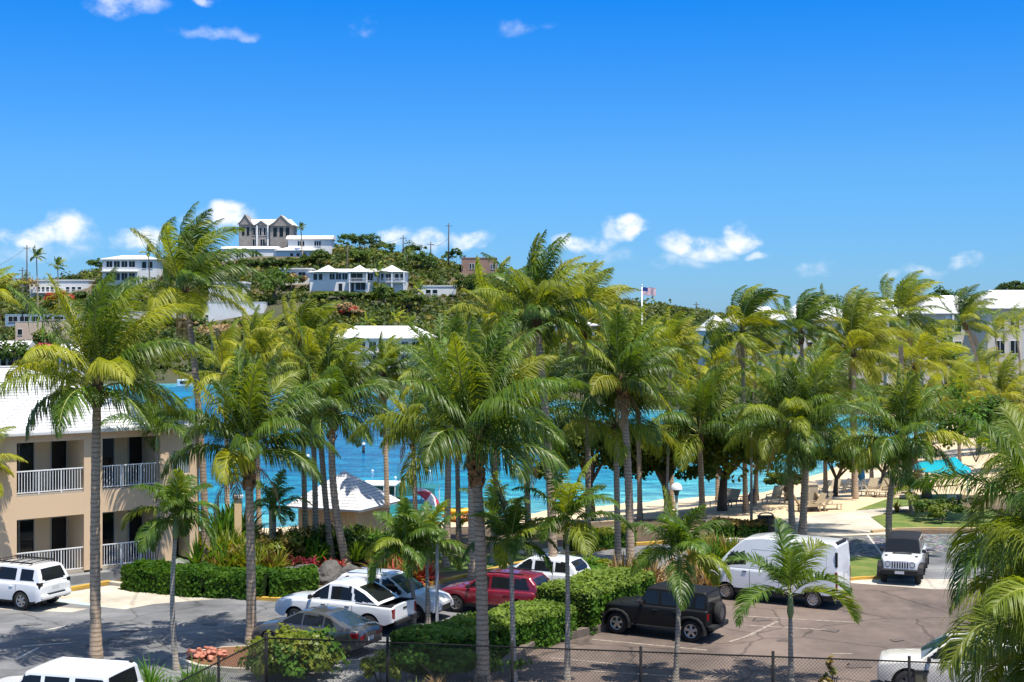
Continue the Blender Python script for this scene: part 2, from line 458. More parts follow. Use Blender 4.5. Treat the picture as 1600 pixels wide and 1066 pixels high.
# ------------------------------------------------------------------ sea
def water_material():
    m, n, l, p = newmat('sea_water')
    a = n.new('ShaderNodeAttribute'); a.attribute_name = 'shallow'
    r = n.new('ShaderNodeValToRGB')
    r.color_ramp.elements[0].position = 0; r.color_ramp.elements[0].color = (.004, .20, .40, 1)
    r.color_ramp.elements[1].position = 1; r.color_ramp.elements[1].color = (.20, .58, .56, 1)
    e = r.color_ramp.elements.new(.45); e.color = (.03, .42, .52, 1)
    l.new(a.outputs['Fac'], r.inputs[0])
    g = n.new('ShaderNodeNewGeometry'); mp = n.new('ShaderNodeMapping'); mp.inputs['Scale'].default_value = (.42, .8, 1)
    l.new(g.outputs['Position'], mp.inputs[0])
    t0 = n.new('ShaderNodeTexNoise'); t0.inputs['Scale'].default_value = .75; t0.inputs['Detail'].default_value = 9; t0.inputs['Roughness'].default_value = .68; l.new(mp.outputs[0], t0.inputs['Vector'])
    r0 = n.new('ShaderNodeValToRGB'); r0.color_ramp.elements[0].position = .42; r0.color_ramp.elements[0].color = (.34, .46, .64, 1); r0.color_ramp.elements[1].position = .60  # ripple shading multiplied into the water colour
    l.new(t0.outputs[0], r0.inputs[0])
    mx = n.new('ShaderNodeMix'); mx.data_type = 'RGBA'; mx.blend_type = 'MULTIPLY'; mx.inputs['Factor'].default_value = 1
    l.new(r.outputs[0], mx.inputs[6]); l.new(r0.outputs[0], mx.inputs[7]); l.new(mx.outputs[2], p.inputs['Base Color'])
    p.inputs['Roughness'].default_value = .12; p.inputs['Specular IOR Level'].default_value = .3
    t1 = n.new('ShaderNodeTexNoise'); t1.inputs['Scale'].default_value = .7; t1.inputs['Detail'].default_value = 8; t1.inputs['Roughness'].default_value = .62
    l.new(mp.outputs[0], t1.inputs['Vector'])
    b = n.new('ShaderNodeBump'); b.inputs['Strength'].default_value = 1.0; b.inputs['Distance'].default_value = .8
    l.new(t1.outputs[0], b.inputs['Height']); l.new(b.outputs[0], p.inputs['Normal'])
    return m
wr = np.concatenate([np.geomspace(60, 420, 110), np.geomspace(450, 9000, 12)]); wu = np.linspace(-1.3, 1.3, 161)
wxx = (wr[:, None] * wu[None, :]).ravel(); wyy = np.repeat(wr, len(wu))
_, wsd = terrain(np.stack([wxx, wyy], 1))
WV = np.stack([wxx, wyy, np.full(len(wxx), SEA)], 1)
i0 = (np.arange(len(wr) - 1)[:, None] * len(wu) + np.arange(len(wu) - 1)[None, :]).ravel()
WQ = np.stack([i0, i0 + 1, i0 + len(wu) + 1, i0 + len(wu)], 1)
water = qmesh('sea', WV, WQ, water_material()); tag(water, kind='structure')
at = water.data.attributes.new('shallow', 'FLOAT', 'POINT')
at.data.foreach_set('value', np.exp(-np.maximum(-wsd, 0) / 17.0).astype(np.float32))

# ------------------------------------------------------------------ paving, lawns, kerbs
def sheet(name, px, z, mat, kind='structure'):
    pts = [G(x, y, z) for x, y in px]
    me = bpy.data.meshes.new(name); bm = bmesh.new()
    f = bm.faces.new([bm.verts.new(p) for p in pts]); bmesh.ops.recalc_face_normals(bm, faces=[f])
    if f.normal.z < 0: f.normal_flip()
    bmesh.ops.triangulate(bm, faces=[f]); bm.to_mesh(me); bm.free(); me.materials.append(mat)
    o = link(bpy.data.objects.new(name, me)); tag(o, kind=kind); return o

sheet('asphalt_lot', [(-700, 1300), (-500, 938), (100, 925), (118, 923), (172, 914), (280, 926), (395, 938), (520, 941), (640, 922), (735, 901), (850, 876), (975, 855), (1110, 845),
                      (1180, 842), (1440, 835), (1700, 832), (1700, 1300)], .008, M['asphalt'])
sheet('parking_lot', [(560, 1300), (745, 1075), (830, 1014), (948, 986), (1010, 930), (1100, 902), (1330, 902), (1460, 915), (1750, 915), (1750, 1300)], .012, M['asphalt_brown'])
sheet('cobbled_road', [(1020, 872), (1110, 847), (1440, 836), (1700, 833), (1700, 872), (1300, 870), (1110, 884)], .012, M['cobble'])
sheet('concrete_stall', [(60, 932), (117, 924), (172, 915), (285, 928), (340, 936), (240, 944), (195, 952), (95, 941)], .012, M['concrete'])
sheet('painted_band', [(95, 941.5), (195, 952.5), (150, 946), (112, 936), (85, 936)], .016, M['blue_paint'])
sheet('concrete_strip', [(-150, 948), (0, 952), (112, 957), (138, 951), (60, 947)], .012, M['concrete'])
sheet('beach_plaza', [(1130, 843), (1440, 833.5), (1388, 829), (1360, 808), (1402, 798), (1460, 792), (1460, 786), (1350, 797), (1210, 812), (1175, 830)], .012, M['concrete'])
sheet('concrete_apron', [(1318, 903), (1330, 911), (1460, 921), (1750, 921), (1750, 905), (1450, 905)], .016, M['concrete'])
sheet('garden_walk', [(800, 861), (865, 856), (985, 842), (985, 848), (870, 866), (830, 869)], .012, M['concrete'])
sheet('garden_walk', [(560, 866), (700, 863), (720, 869), (560, 873)], .012, M['concrete'])
sheet('building_walk', [(-200, 921), (105, 909), (225, 893), (225, 899), (170, 908), (112, 917), (-200, 932)], .012, M['concrete_grey'])
sheet('lawn', [(660, 898), (740, 890), (850, 874), (848, 869), (800, 864), (690, 870), (665, 874)], .012, M['lawn'])
sheet('lawn', [(1361, 808), (1388, 801), (1480, 797), (1560, 797), (1560, 828), (1388, 828)], .012, M['lawn'])
sheet('lawn', [(1336, 797.5), (1385, 780), (1480, 772), (1480, 787), (1420, 791)], .012, M['lawn'])
sheet('lawn', [(1300, 871), (1440, 868), (1440, 880), (1385, 903), (1335, 905)], .016, M['lawn'])

def kerb(name, px, mat, w=.22, h=.14):
    pts = [G(x, y, 0) for x, y in px]; m = MB(); L = []; Rr = []
    for i, p in enumerate(pts):
        t = (pts[min(i + 1, len(pts) - 1)] - pts[max(i - 1, 0)]).normalized(); s = Vector((-t.y, t.x, 0))
        L.append(p + s * w / 2); Rr.append(p - s * w / 2)
    for i in range(len(pts) - 1):
        a, b, c, d = Rr[i], Rr[i + 1], L[i + 1], L[i]
        k = len(m.v); dz = Vector((0, 0, h)); ins = .03
        m.v += [a, b, c, d, a + dz, b + dz, c + dz, d + dz]
        m.f += [(k+4, k+5, k+6, k+7), (k, k+1, k+5, k+4), (k+2, k+3, k+7, k+6)]
        if i == 0: m.f.append((k, k+4, k+7, k+3))
        if i == len(pts) - 2: m.f.append((k+1, k+2, k+6, k+5))
    o = m.build(name, mat); tag(o, kind='structure'); return o

kerb('kerb', [(172, 913), (225, 920), (280, 926), (340, 933), (398, 937)], M['concrete'], .3)
kerb('kerb', [(100, 925), (135, 919), (171, 912.5)], M['yellow_kerb'], .3, .16)
kerb('kerb', [(399, 937.2), (450, 940), (520, 940)], M['yellow_kerb'], .25)
kerb('kerb', [(560, 935), (640, 921), (690, 910.5), (735, 900), (790, 887.5), (850, 874), (910, 864), (975, 853.5), (1050, 848), (1112, 844)], M['yellow_kerb'], .26)
kerb('kerb', [(1362, 833), (1400, 829), (1450, 828), (1560, 829)], pmat('orange_kerb_paint', (.5, .31, .12), (.42, .34, .22), 3, .7), .2)
kerb('kerb', [(1322, 908), (1345, 906), (1372, 905)], M['yellow_kerb'], .2)
for seg in ([(752, 1072), (790, 1044), (833, 1012)], [(834, 1011.6), (890, 999), (952, 984)]):
    kerb('timber_edging', seg, M['wood_kerb'], .3, .3)

# stall lines and worn marks
def stripe(a, b, w, z, mat, name='stall_line'):
    A = G(*a, z); B = G(*b, z); t = (B - A).normalized(); s = Vector((-t.y, t.x, 0)) * w / 2
    o = pmesh(name, [A - s, B - s, B + s, A + s], [(0, 1, 2, 3)], mat); tag(o, kind='structure'); return o
for i, (a, b) in enumerate([((925, 999), (1105, 1016)), ((1163, 977), (1290, 984)), ((1150, 962), (1345, 973)), ((860, 1028), (1000, 1041)), ((1165, 995), (1215, 971)), ((1300, 1021), (1332, 1022)),
             ((1140, 1003), (1180, 990)), ((880, 1045), (1120, 1062))]):
    stripe(a, b, .14, .018 + .001 * i, M['stall_paint'])
stripe((40, 1000), (230, 984), .05, .013, pmat('crack_filler', (.05, .05, .055)), 'crack')
stripe((232, 984), (420, 962), .05, .013, M['stall_paint'], 'crack')
stripe((1352, 831), (1380, 869), .12, .018, M['pale_paint'], 'road_line')
for a, b in [((35, 1010), (110, 1004)), ((70, 985), (130, 972)), ((25, 1030), (60, 1012))]:
    stripe(a, b, .12, .014, M['pale_paint'], 'worn_line')

M['stain'] = pmat('oil_stain', (.095, .073, .06), (.115, .088, .072), 6, .75)
M['stain_grey'] = pmat('oil_stain_grey', (.10, .10, .105), (.125, .125, .13), 6, .75)
def stain(px, py, r, z, mat):
    c = G(px, py, z); n = 18; ph = R.uniform(0, 6)
    pts = [(c.x + r * (1 + .35 * math.sin(3 * a + ph) + .2 * math.sin(7 * a)) * math.cos(a), c.y + r * .8 * (1 + .3 * math.cos(4 * a + ph)) * math.sin(a), z) for a in [6.28318 * i / n for i in range(n)]]
    tag(pmesh('oil_stain', pts, [tuple(range(n))], mat), kind='structure')
for i, (px, py, r) in enumerate(((1190, 968, .35), (1225, 1000, .25), (1300, 985, .3), (1340, 1040, .4), (1160, 1030, .3), (1010, 1040, .35), (1400, 1000, .25))): stain(px, py, r, .030 + .001 * i, M['stain'])
for i, (px, py, r) in enumerate(((200, 985, .3), (90, 1000, .4), (330, 975, .3), (240, 1010, .25), (50, 975, .3))): stain(px, py, r, .026 + .001 * i, M['stain_grey'])
# ------------------------------------------------------------------ plants
LEAF = {
 'coco': leafmat('coconut_leaf', (.040, .082, .011), (.098, .160, .020), (3.0, 2.7, .6), .27, 1.6, .42, spec=.34),
 'mid': leafmat('light_palm_leaf', (.130, .175, .018), (.225, .265, .028), (2.3, 2.2, .6), .38, 1.2, .48),
 'gold': leafmat('golden_palm_leaf', (.21, .235, .016), (.34, .335, .03), (1.7, 1.7, .5), .40, 1.2, .5),
 'adon': leafmat('small_palm_leaf', (.046, .096, .013), (.108, .175, .024), (2.8, 2.6, .7), .30, 2.0, .42, spec=.34),
 'grape': leafmat('broad_leaf', (.026, .060, .009), (.072, .120, .016), (2.8, 2.5, .6), .28, .9, .55, spec=.2),
 'grape_light': leafmat('light_broad_leaf', (.055, .095, .012), (.125, .155, .020), (2.5, 2.1, .6), .32, .9, .55, spec=.2),
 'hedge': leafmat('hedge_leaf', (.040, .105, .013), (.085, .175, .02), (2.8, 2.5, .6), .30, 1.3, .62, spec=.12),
 'hedge_sunlit': leafmat('sunlit_hedge_leaf', (.11, .18, .03), (.22, .30, .06), (2.2, 2.0, .8), .32, 1.3, .62, spec=.12),  # hedge leaf lightened for clipped tops, overhead sun put into the colour
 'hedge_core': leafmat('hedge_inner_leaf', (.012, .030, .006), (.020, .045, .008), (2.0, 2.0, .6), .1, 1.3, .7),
 'lime': leafmat('lime_leaf', (.10, .145, .012), (.20, .215, .020), (2.2, 2.0, .6), .34, 2, .42),
 'red': leafmat('red_bract', (.30, .028, .02), (.46, .085, .05), (1.6, 1.0, .8), .34, 2, .42),
 'pink': leafmat('pink_bract', (.45, .05, .08), (.62, .13, .15), (1.5, 1.0, 1.0), .34, 2, .42),
 'bronze': leafmat('bronze_leaf', (.14, .095, .02), (.24, .185, .04), (1.8, 1.5, .6), .32, 2, .45),
 'dry': leafmat('dry_leaf', (.30, .19, .075), (.42, .30, .15), (1.2, 1.0, .7), .25, 2, .7),
 'wild': leafmat('hillside_leaf', (.050, .078, .014), (.105, .125, .025), (2.2, 2.0, .7), .26, .5, .6, attr=True),
}
def ring_bark(name, c1, c2, scar, gap):
    m = pmat(name, c1, c2, 4.0, .9, .9, 14, rnd=.2, stretch=(1, 1, 3.2)); n, l = m.node_tree.nodes, m.node_tree.links; p = n['Principled BSDF']; src = p.inputs['Base Color'].links[0].from_socket
    g = n.new('ShaderNodeNewGeometry'); w = n.new('ShaderNodeTexWave'); w.bands_direction = 'Z'; w.inputs['Scale'].default_value = .314 / gap; w.inputs['Distortion'].default_value = 3.0; w.inputs['Detail'].default_value = 3; w.inputs['Detail Scale'].default_value = 1.2
    l.new(g.outputs['Position'], w.inputs['Vector']); r = n.new('ShaderNodeValToRGB'); r.color_ramp.elements[0].position = .08; r.color_ramp.elements[0].color = (*scar, 1); r.color_ramp.elements[1].position = .34; l.new(w.outputs[0], r.inputs[0])
    mx = n.new('ShaderNodeMix'); mx.data_type = 'RGBA'; mx.blend_type = 'MULTIPLY'; mx.inputs['Factor'].default_value = 1; l.new(src, mx.inputs[6]); l.new(r.outputs[0], mx.inputs[7]); l.new(mx.outputs[2], p.inputs['Base Color'])
    return m
M['trunk'] = ring_bark('palm_bark', (.52, .39, .27), (.35, .255, .175), (.60, .56, .52), .16)
M['trunk_old'] = pmat('palm_bark', (.40, .32, .245), (.23, .18, .14), 4.0, .9, .9, 14, rnd=.2, stretch=(1, 1, 3.2))
M['trunk_grey'] = ring_bark('grey_palm_bark', (.46, .40, .325), (.31, .27, .22), (.62, .58, .54), .11)
M['boot'] = pmat('palm_boot', (.35, .20, .085), (.18, .095, .045), 6, .85, .5, 30)
M['fibre'] = pmat('palm_fibre', (.14, .075, .038), (.07, .04, .022), 9, .95, .8, 40)
M['rachis'] = pmat('palm_stalk', (.30, .32, .075), (.38, .36, .12), 3, .5)
M['shaft'] = pmat('palm_crownshaft', (.14, .20, .07), (.20, .25, .10), 3, .45)
M['nut'] = pmat('coconut_husk', (.25, .22, .04), (.33, .20, .04), 5, .5)
M['bark'] = pmat('tree_bark', (.15, .115, .085), (.085, .066, .05), 5, .95, .8, 22, stretch=(1, 1, .4))

WIND = np.array([1.0, .18, .05])

def nrm(a): return a / np.maximum(np.linalg.norm(a, axis=-1, keepdims=True), 1e-9)

def frond_geo(base, az, el, L, nl, leaflen, width, droop, wind, rs, lift=0.0, gleaf=.8, start=.16, nseg=14, rr=.03, tipA=58, tip_len=.45):
    """one feather leaf: stalk curve bent by weight and wind, leaflets on both sides"""
    t = np.array([math.cos(el) * math.cos(az), math.cos(el) * math.sin(az), math.sin(el)])
    b = np.array([-math.sin(az), math.cos(az), 0.0]); p = np.array(base, float)
    ds = L / nseg; P = [p]; T = [t]; B = [b]
    tw = rs.uniform(-.05, .05)
    for k in range(nseg):
        s = (k + .5) / nseg
        t = t + (np.array([0, 0, -1.0]) * droop * (.25 + 1.5 * s) + WIND * wind * (.2 + 1.4 * s)) / nseg
        t = t / np.linalg.norm(t); p = p + t * ds
        b = b + tw * np.cross(t, b); b = b - t * b.dot(t); b = b / np.linalg.norm(b)
        P.append(p); T.append(t); B.append(b)
    P = np.array(P); T = np.array(T); B = np.array(B); N = np.cross(T, B)
    N = np.where(N[:, 2:3].sum() < 0, -N, N) if False else N
    V = []; Q = []; MI = []
    # stalk as a flat three-sided strip
    rad = rr * (1 - .8 * np.linspace(0, 1, nseg + 1))
    for off in ((1, 0), (-.5, .8), (-.5, -.8)):
        V.append(P + N * (off[0] * rad)[:, None] * .6 + B * (off[1] * rad)[:, None])
    n1 = nseg + 1
    for a, c in ((0, 1), (1, 2), (2, 0)):
        for k in range(nseg):
            Q.append((a * n1 + k, a * n1 + k + 1, c * n1 + k + 1, c * n1 + k)); MI.append(1)
    V = list(np.concatenate(V)); base_i = len(V)
    S = np.linspace(start, .995, nl); idx = S * nseg
    def ip(A): 
        k = np.minimum(idx.astype(int), nseg - 1); f = (idx - k)[:, None]
        return A[k] * (1 - f) + A[k + 1] * f
    allV = [np.array(V)]; allQ = [np.array(Q, int)]
    nv = base_i
    prof = np.clip(np.sin(np.pi * np.clip(S * .80 + .17, 0, 1)) ** .55, 0, 1) * (1 - (1 - tip_len) * np.clip((S - .5) / .5, 0, 1) ** 1.3)
    for side in (1, -1):
        jit = NR.normal(0, 1, (nl, 3))
        p0 = ip(P); tt = nrm(ip(T)); bb = nrm(ip(B)); nn = nrm(ip(N))
        A = np.radians(28 + (tipA - 28) * S + 5 * jit[:, 0])[:, None]
        ln = (leaflen * prof * (1 + .08 * jit[:, 1]))[:, None]
        d0 = nrm(side * bb * np.cos(A) + tt * np.sin(A) + nn * (lift + .10 * jit[:, 2:3]))
        g = np.array([0, 0, -1.0])
        d1 = nrm(d0 + g * gleaf * (.55 + .25 * np.abs(jit[:, 1:2])) + WIND * wind * .9)
        d2 = nrm(d1 + g * gleaf * (.75 + .3 * np.abs(jit[:, 0:1])) + WIND * wind * .8)
        p1 = p0 + d0 * ln * .38; p2 = p1 + d1 * ln * .34; p3 = p2 + d2 * ln * .28
        w0 = nrm(tt - d0 * (tt * d0).sum(1, keepdims=True) + nn * .35 * jit[:, 2:3])
        w = width * (.75 + .35 * prof)[:, None]
        ring = [p0 - w0 * w * .35, p0 + w0 * w * .35, p1 - w0 * w * .5, p1 + w0 * w * .5, p2 - w0 * w * .4, p2 + w0 * w * .4, p3 - w0 * w * .06, p3 + w0 * w * .06]
        allV.append(np.concatenate(ring))
        k = np.arange(nl)
        for a in (0, 2, 4):
            allQ.append(np.stack([nv + a * nl + k, nv + (a + 1) * nl + k, nv + (a + 3) * nl + k, nv + (a + 2) * nl + k], 1))
        nv += 8 * nl
    Q = np.concatenate(allQ); mi = np.zeros(len(Q), int); mi[:len(MI)] = 1
    return np.concatenate(allV), Q, mi

def trunk_path(base, top, bow, n=22):
    base = Vector(base); top = Vector(top); mid = (base + top) / 2 + Vector(bow)
    return [(base * (1 - t) ** 2 + mid * 2 * t * (1 - t) + top * t * t) for t in [i / (n - 1) for i in range(n)]]

def coconut_palm(label, base, top, Lf, nf, yellow=.2, wind=.3, bow=(0, 0, 0), r=.15, nl=64, seed=1, boots=0, nuts=0, name='coconut_palm', group='coconut palms', gold_low=True, droop=1.0, far=False, width=.044, elo=2, dead=0):
    rs = random.Random(seed); base = Vector(base); top = Vector(top)
    o = thing(name, label, 'palm tree', base, 0, group)
    path = [p - base for p in trunk_path(base, top, bow, 10 if far else 40)]
    H = len(path) - 1; rad = []
    for i in range(len(path)):
        t = i / H; rr = r * (1 - .28 * t) * (1 + (.4 * math.exp(-t * 16)))
        if not far: rr *= (1 + .08 * (i % 2)) * (1 + .03 * rs.uniform(-1, 1))
        rad.append(rr)
    path[0] = path[0] - Vector((0, 0, .3))
    MB().tube(path, rad, 6 if far else 10).build('trunk', M['trunk'], o, smooth=True)
    t = path[-1]
    up = (path[-1] - path[-3]).normalized()
    if not far:
        MB().tube([t - up * .55, t - up * .25, t + up * .15, t + up * .6], [r * .85, r * 1.35, r * 1.25, r * .5], 9).build('fibre_sheath', M['fibre'], o, smooth=True)
    for i in range(boots):
        a = i * 2.39996; hgt = -1.15 + 1.25 * i / max(1, boots - 1)
        c = t + up * hgt; d = Vector((math.cos(a), math.sin(a), 0))
        s = Vector((-d.y, d.x, 0)); q = r * 1.0
        v = [c + d * q * .8 - s * q * .95, c + d * q * .8 + s * q * .95, c + d * q * 1.45 + s * q * .5 + up * .26, c + d * q * 1.45 - s * q * .5 + up * .26,
             c + d * q * .4 - s * q * .95 - up * .08, c + d * q * .4 + s * q * .95 - up * .08, c + d * q * 1.15 + s * q * .4 + up * .31, c + d * q * 1.15 - s * q * .4 + up * .31]
        pmesh('leaf_base', v, [(0, 1, 2, 3), (4, 7, 6, 5), (0, 4, 5, 1), (1, 5, 6, 2), (2, 6, 7, 3), (3, 7, 4, 0)], M['boot'], o)
    for i in range(nuts):
        a = rs.uniform(0, 6.28); q = t + Vector((math.cos(a) * r * 1.9, math.sin(a) * r * 1.9, rs.uniform(-.25, .1)))
        MB().ball(q, (.12, .12, .16), 8, 6).build('coconut', M['nut'], o, smooth=True)
    for i in range(dead):                              # withered fronds hanging against the trunk
        az = rs.uniform(0, 6.28); V, Q, mi = frond_geo(t - up * .1, az, math.radians(rs.uniform(-50, -20)), Lf * rs.uniform(.5, .7), 30, Lf * .2, width * .8, 2.2, wind * .4, rs, gleaf=1.6, rr=.04)
        qmesh('dry_frond', V, Q, [LEAF['dry'], M['boot']], o, mi)
    for i in range(nf):
        f = (i + .5) / nf; az = i * 2.39996 + rs.uniform(-.25, .25) + seed
        el = math.radians(84 - (84 - elo) * f ** 1.05 + rs.uniform(-7, 7))
        L = Lf * (.78 + .30 * math.sin(math.pi * min(1, f * .8 + .22))) * rs.uniform(.92, 1.06)
        dr = droop * (.85 + 1.05 * f) * rs.uniform(.8, 1.2)
        V, Q, mi = frond_geo(t + up * (.45 - .4 * f) + Vector((math.cos(az), math.sin(az), 0)) * r * .5, az, el, L, nl, Lf * .325 * rs.uniform(.9, 1.1), width, dr, wind * rs.uniform(.75, 1.25), rs,
                             lift=.12 - .12 * f, gleaf=1.0 + .9 * f, rr=.052 if not far else .06, nseg=14 if not far else 8)
        u = rs.random()
        k = 'gold' if u < yellow * (.5 + 1.2 * f) else ('mid' if u < .12 + yellow * 1.6 else 'coco')
        qmesh('frond', V, Q, [LEAF[k], M['rachis']], o, mi)
    return o

def small_palm(label, base, top, Lf, nf=11, seed=1, bow=(0, 0, 0), r=.085, nl=58, name='christmas_palm', group='small slim palms', upright=0.0, light=.2, width=.046, gleaf=.95, shaft=.75, droop=1.0, lift=.22, ll=.34, tl=.6):
    rs = random.Random(seed); base = Vector(base); top = Vector(top)
    o = thing(name, label, 'palm tree', base, 0, group)
    path = [p - base for p in trunk_path(base, top, bow, 34)]; H = len(path) - 1
    rad = [r * (1.12 - .35 * i / H) * (1 + .07 * (i % 2)) * (1 + .6 * math.exp(-i / H * 14)) for i in range(len(path))]
    path[0] = path[0] - Vector((0, 0, .3))
    MB().tube(path, rad, 9).build('trunk', M['trunk_grey'], o, smooth=True)
    t = path[-1]; up = Vector((0, 0, 1))
    MB().tube([t - up * .02, t + up * .18, t + up * shaft * .6, t + up * shaft], [r * .8, r * 1.35, r * 1.05, r * .5], 10).build('crownshaft', M['shaft'], o, smooth=True)
    for i in range(nf):
        f = (i + .5) / nf; az = i * 2.39996 + rs.uniform(-.2, .2) + seed * 1.7
        el = math.radians(80 - (78 - 30 * upright) * f + rs.uniform(-6, 6))
        V, Q, mi = frond_geo(t + up * (shaft * (.97 - .12 * f)), az, el, Lf * rs.uniform(.85, 1.1), nl, Lf * ll * rs.uniform(.9, 1.1), width, droop * (1.0 + 1.15 * f) * rs.uniform(.85, 1.15), .12, rs,
                             lift=lift, gleaf=gleaf, start=.14, rr=.024, tipA=54, tip_len=tl)
        qmesh('frond', V, Q, [LEAF['mid' if rs.random() < light else 'adon'], M['rachis']], o, mi)
    return o

def leaf_quads(C, Nn, size, aspect=1.0):
    """leaf-sized quads at C facing Nn"""
    n = len(C); r = NR.normal(0, 1, (n, 3)); Nn = nrm(Nn)
    a = nrm(np.cross(Nn, r)); b = np.cross(Nn, a)
    s = (size * NR.uniform(.65, 1.3, n))[:, None]
    A = a * s * .5; Bv = b * s * .5 * aspect; bend = Nn * s * .16
    V = np.stack([C - A * .75 - Bv + bend * 0, C + A - Bv * .35 - bend, C + A * .75 + Bv, C - A + Bv * .35 - bend], 1).reshape(-1, 3)
    Q = np.arange(4 * n).reshape(-1, 4)
    return V, Q

def crown_points(c, rad, nclump, per, spread=.34, hollow=.55):
    """leaf centres gathered in clumps through a crown's volume"""
    c = np.array(c, float); rad = np.array(rad, float)
    d = nrm(NR.normal(0, 1, (nclump, 3))); d[:, 2] = np.where(d[:, 2] < -.45, -d[:, 2] * .5, d[:, 2])
    rr = (hollow + (1 - hollow) * NR.random(nclump) ** .6)[:, None]
    cc = d * rr * (1 + .18 * NR.normal(0, 1, (nclump, 1)))
    k = np.repeat(np.arange(nclump), per); v = nrm(NR.normal(0, 1, (len(k), 3))) * NR.random((len(k), 1)) ** .45
    sc = (spread * NR.uniform(.6, 1.25, nclump))[k][:, None]
    pts = cc[k] + v * sc
    nn = nrm(v + .5 * cc[k] + np.array([0, 0, .55]) + .45 * NR.normal(0, 1, v.shape))
    return c + pts * rad, nn

def tree(label, base, height, rad, nclump, per, leaf, mats, limbs=5, tr=.16, lean=(0, 0), name='broadleaf_tree', group=None, cat='tree', seed=1):
    rs = random.Random(seed); base = Vector(base)
    o = thing(name, label, cat, base, 0, group)
    fork = Vector((lean[0] * .45, lean[1] * .45, height * .34)); cc = Vector((lean[0], lean[1], height - rad[2] * .95))
    MB().tube([Vector((0, 0, -.3)), Vector((lean[0] * .12, lean[1] * .12, height * .15)), fork], [tr * 1.3, tr, tr * .8], 8).build('trunk', M['bark'], o, smooth=True)
    for i in range(limbs):
        a = i * 6.283 / limbs + rs.uniform(-.4, .4); e = Vector((math.cos(a) * rad[0] * .62, math.sin(a) * rad[1] * .62, rs.uniform(-.1, .5) * rad[2])) + cc
        m = (fork + e) / 2 + Vector((rs.uniform(-.2, .2), rs.uniform(-.2, .2), rs.uniform(0, .4)))
        MB().tube([fork - Vector((0, 0, .1)), m, e], [tr * .6, tr * .4, tr * .15], 6).build('limb', M['bark'], o, smooth=True)
    C, Nn = crown_points(cc, rad, nclump, per)
    V, Q = leaf_quads(C, Nn, leaf, 1.0)
    mi = (np.repeat(NR.random(nclump) < .35, per)).astype(int) if len(mats) > 1 else None
    qmesh('crown', V, Q, [LEAF[m] for m in mats], o, mi)
    return o

def bush(label, c, rad, n, leaf, mats, name='shrub', group=None, cat='shrub', aspect=1.0, split=.4):
    c = Vector(c); o = thing(name, label, cat, c, 0, group)
    ncl = max(6, n // 60); C, Nn = crown_points((0, 0, rad[2] * .55), (rad[0], rad[1], rad[2] * .6), ncl, n // ncl, .38, .6)
    C[:, 2] = np.maximum(C[:, 2], .02)
    V, Q = leaf_quads(C, Nn, leaf, aspect)
    mi = np.repeat(NR.random(ncl) < split, n // ncl).astype(int) if len(mats) > 1 else None
    qmesh('foliage', V, Q, [LEAF[m] for m in mats], o, mi)
    st = MB()
    for i in range(5):
        a = i * 1.256; st.bar((0, 0, -.1), (math.cos(a) * rad[0] * .5, math.sin(a) * rad[1] * .5, rad[2] * .7), .03)
    st.build('stems', M['bark'], o)
    return o

def rosette_geo(n, length, width, rs, el0=15, el1=80, droop=.9, z0=0.0):
    az = NR.uniform(0, 2 * math.pi, n); el = np.radians(NR.uniform(el0, el1, n)); L = length * NR.uniform(.65, 1.15, n)
    t = np.stack([np.cos(el) * np.cos(az), np.cos(el) * np.sin(az), np.sin(el)], 1); b = np.stack([-np.sin(az), np.cos(az), az * 0], 1)
    p = np.stack([np.cos(az) * .03, np.sin(az) * .03, az * 0 + z0], 1); V = []; W = [.6, 1.0, .8, .08]
    for k in range(4):
        V += [p - b * width * W[k] / 2, p + b * width * W[k] / 2]
        p = p + t * (L / 3)[:, None]; t = nrm(t + np.array([0, 0, -1.0]) * droop * .45)
    V = np.concatenate(V); k = np.arange(n); Q = []
    for a in (0, 2, 4): Q.append(np.stack([a * n + k, (a + 1) * n + k, (a + 3) * n + k, (a + 2) * n + k], 1))
    return V, np.concatenate(Q)

def rosette(label, c, n, length, width, mats, name='bromeliad', group=None, cat='plant', el0=15, el1=80, droop=.9, heads=1, spread=.3):
    o = thing(name, label, cat, c, 0, group); VV = []; QQ = []; mi = []; nv = 0
    for h in range(heads):
        V, Q = rosette_geo(n, length, width, R, el0, el1, droop)
        if heads > 1:
            V = V + np.array([R.gauss(0, spread), R.gauss(0, spread), R.uniform(0, spread * .6)])
        VV.append(V); QQ.append(Q + nv); nv += len(V); mi.append(np.full(len(Q), R.randrange(len(mats))))
    qmesh('leaves', np.concatenate(VV), np.concatenate(QQ), [LEAF[m] for m in mats], o, np.concatenate(mi))
    MB().tube([(0, 0, -.12), (0, 0, .08)], [.05, .03], 6).build('stem', M['bark'], o)
    return o

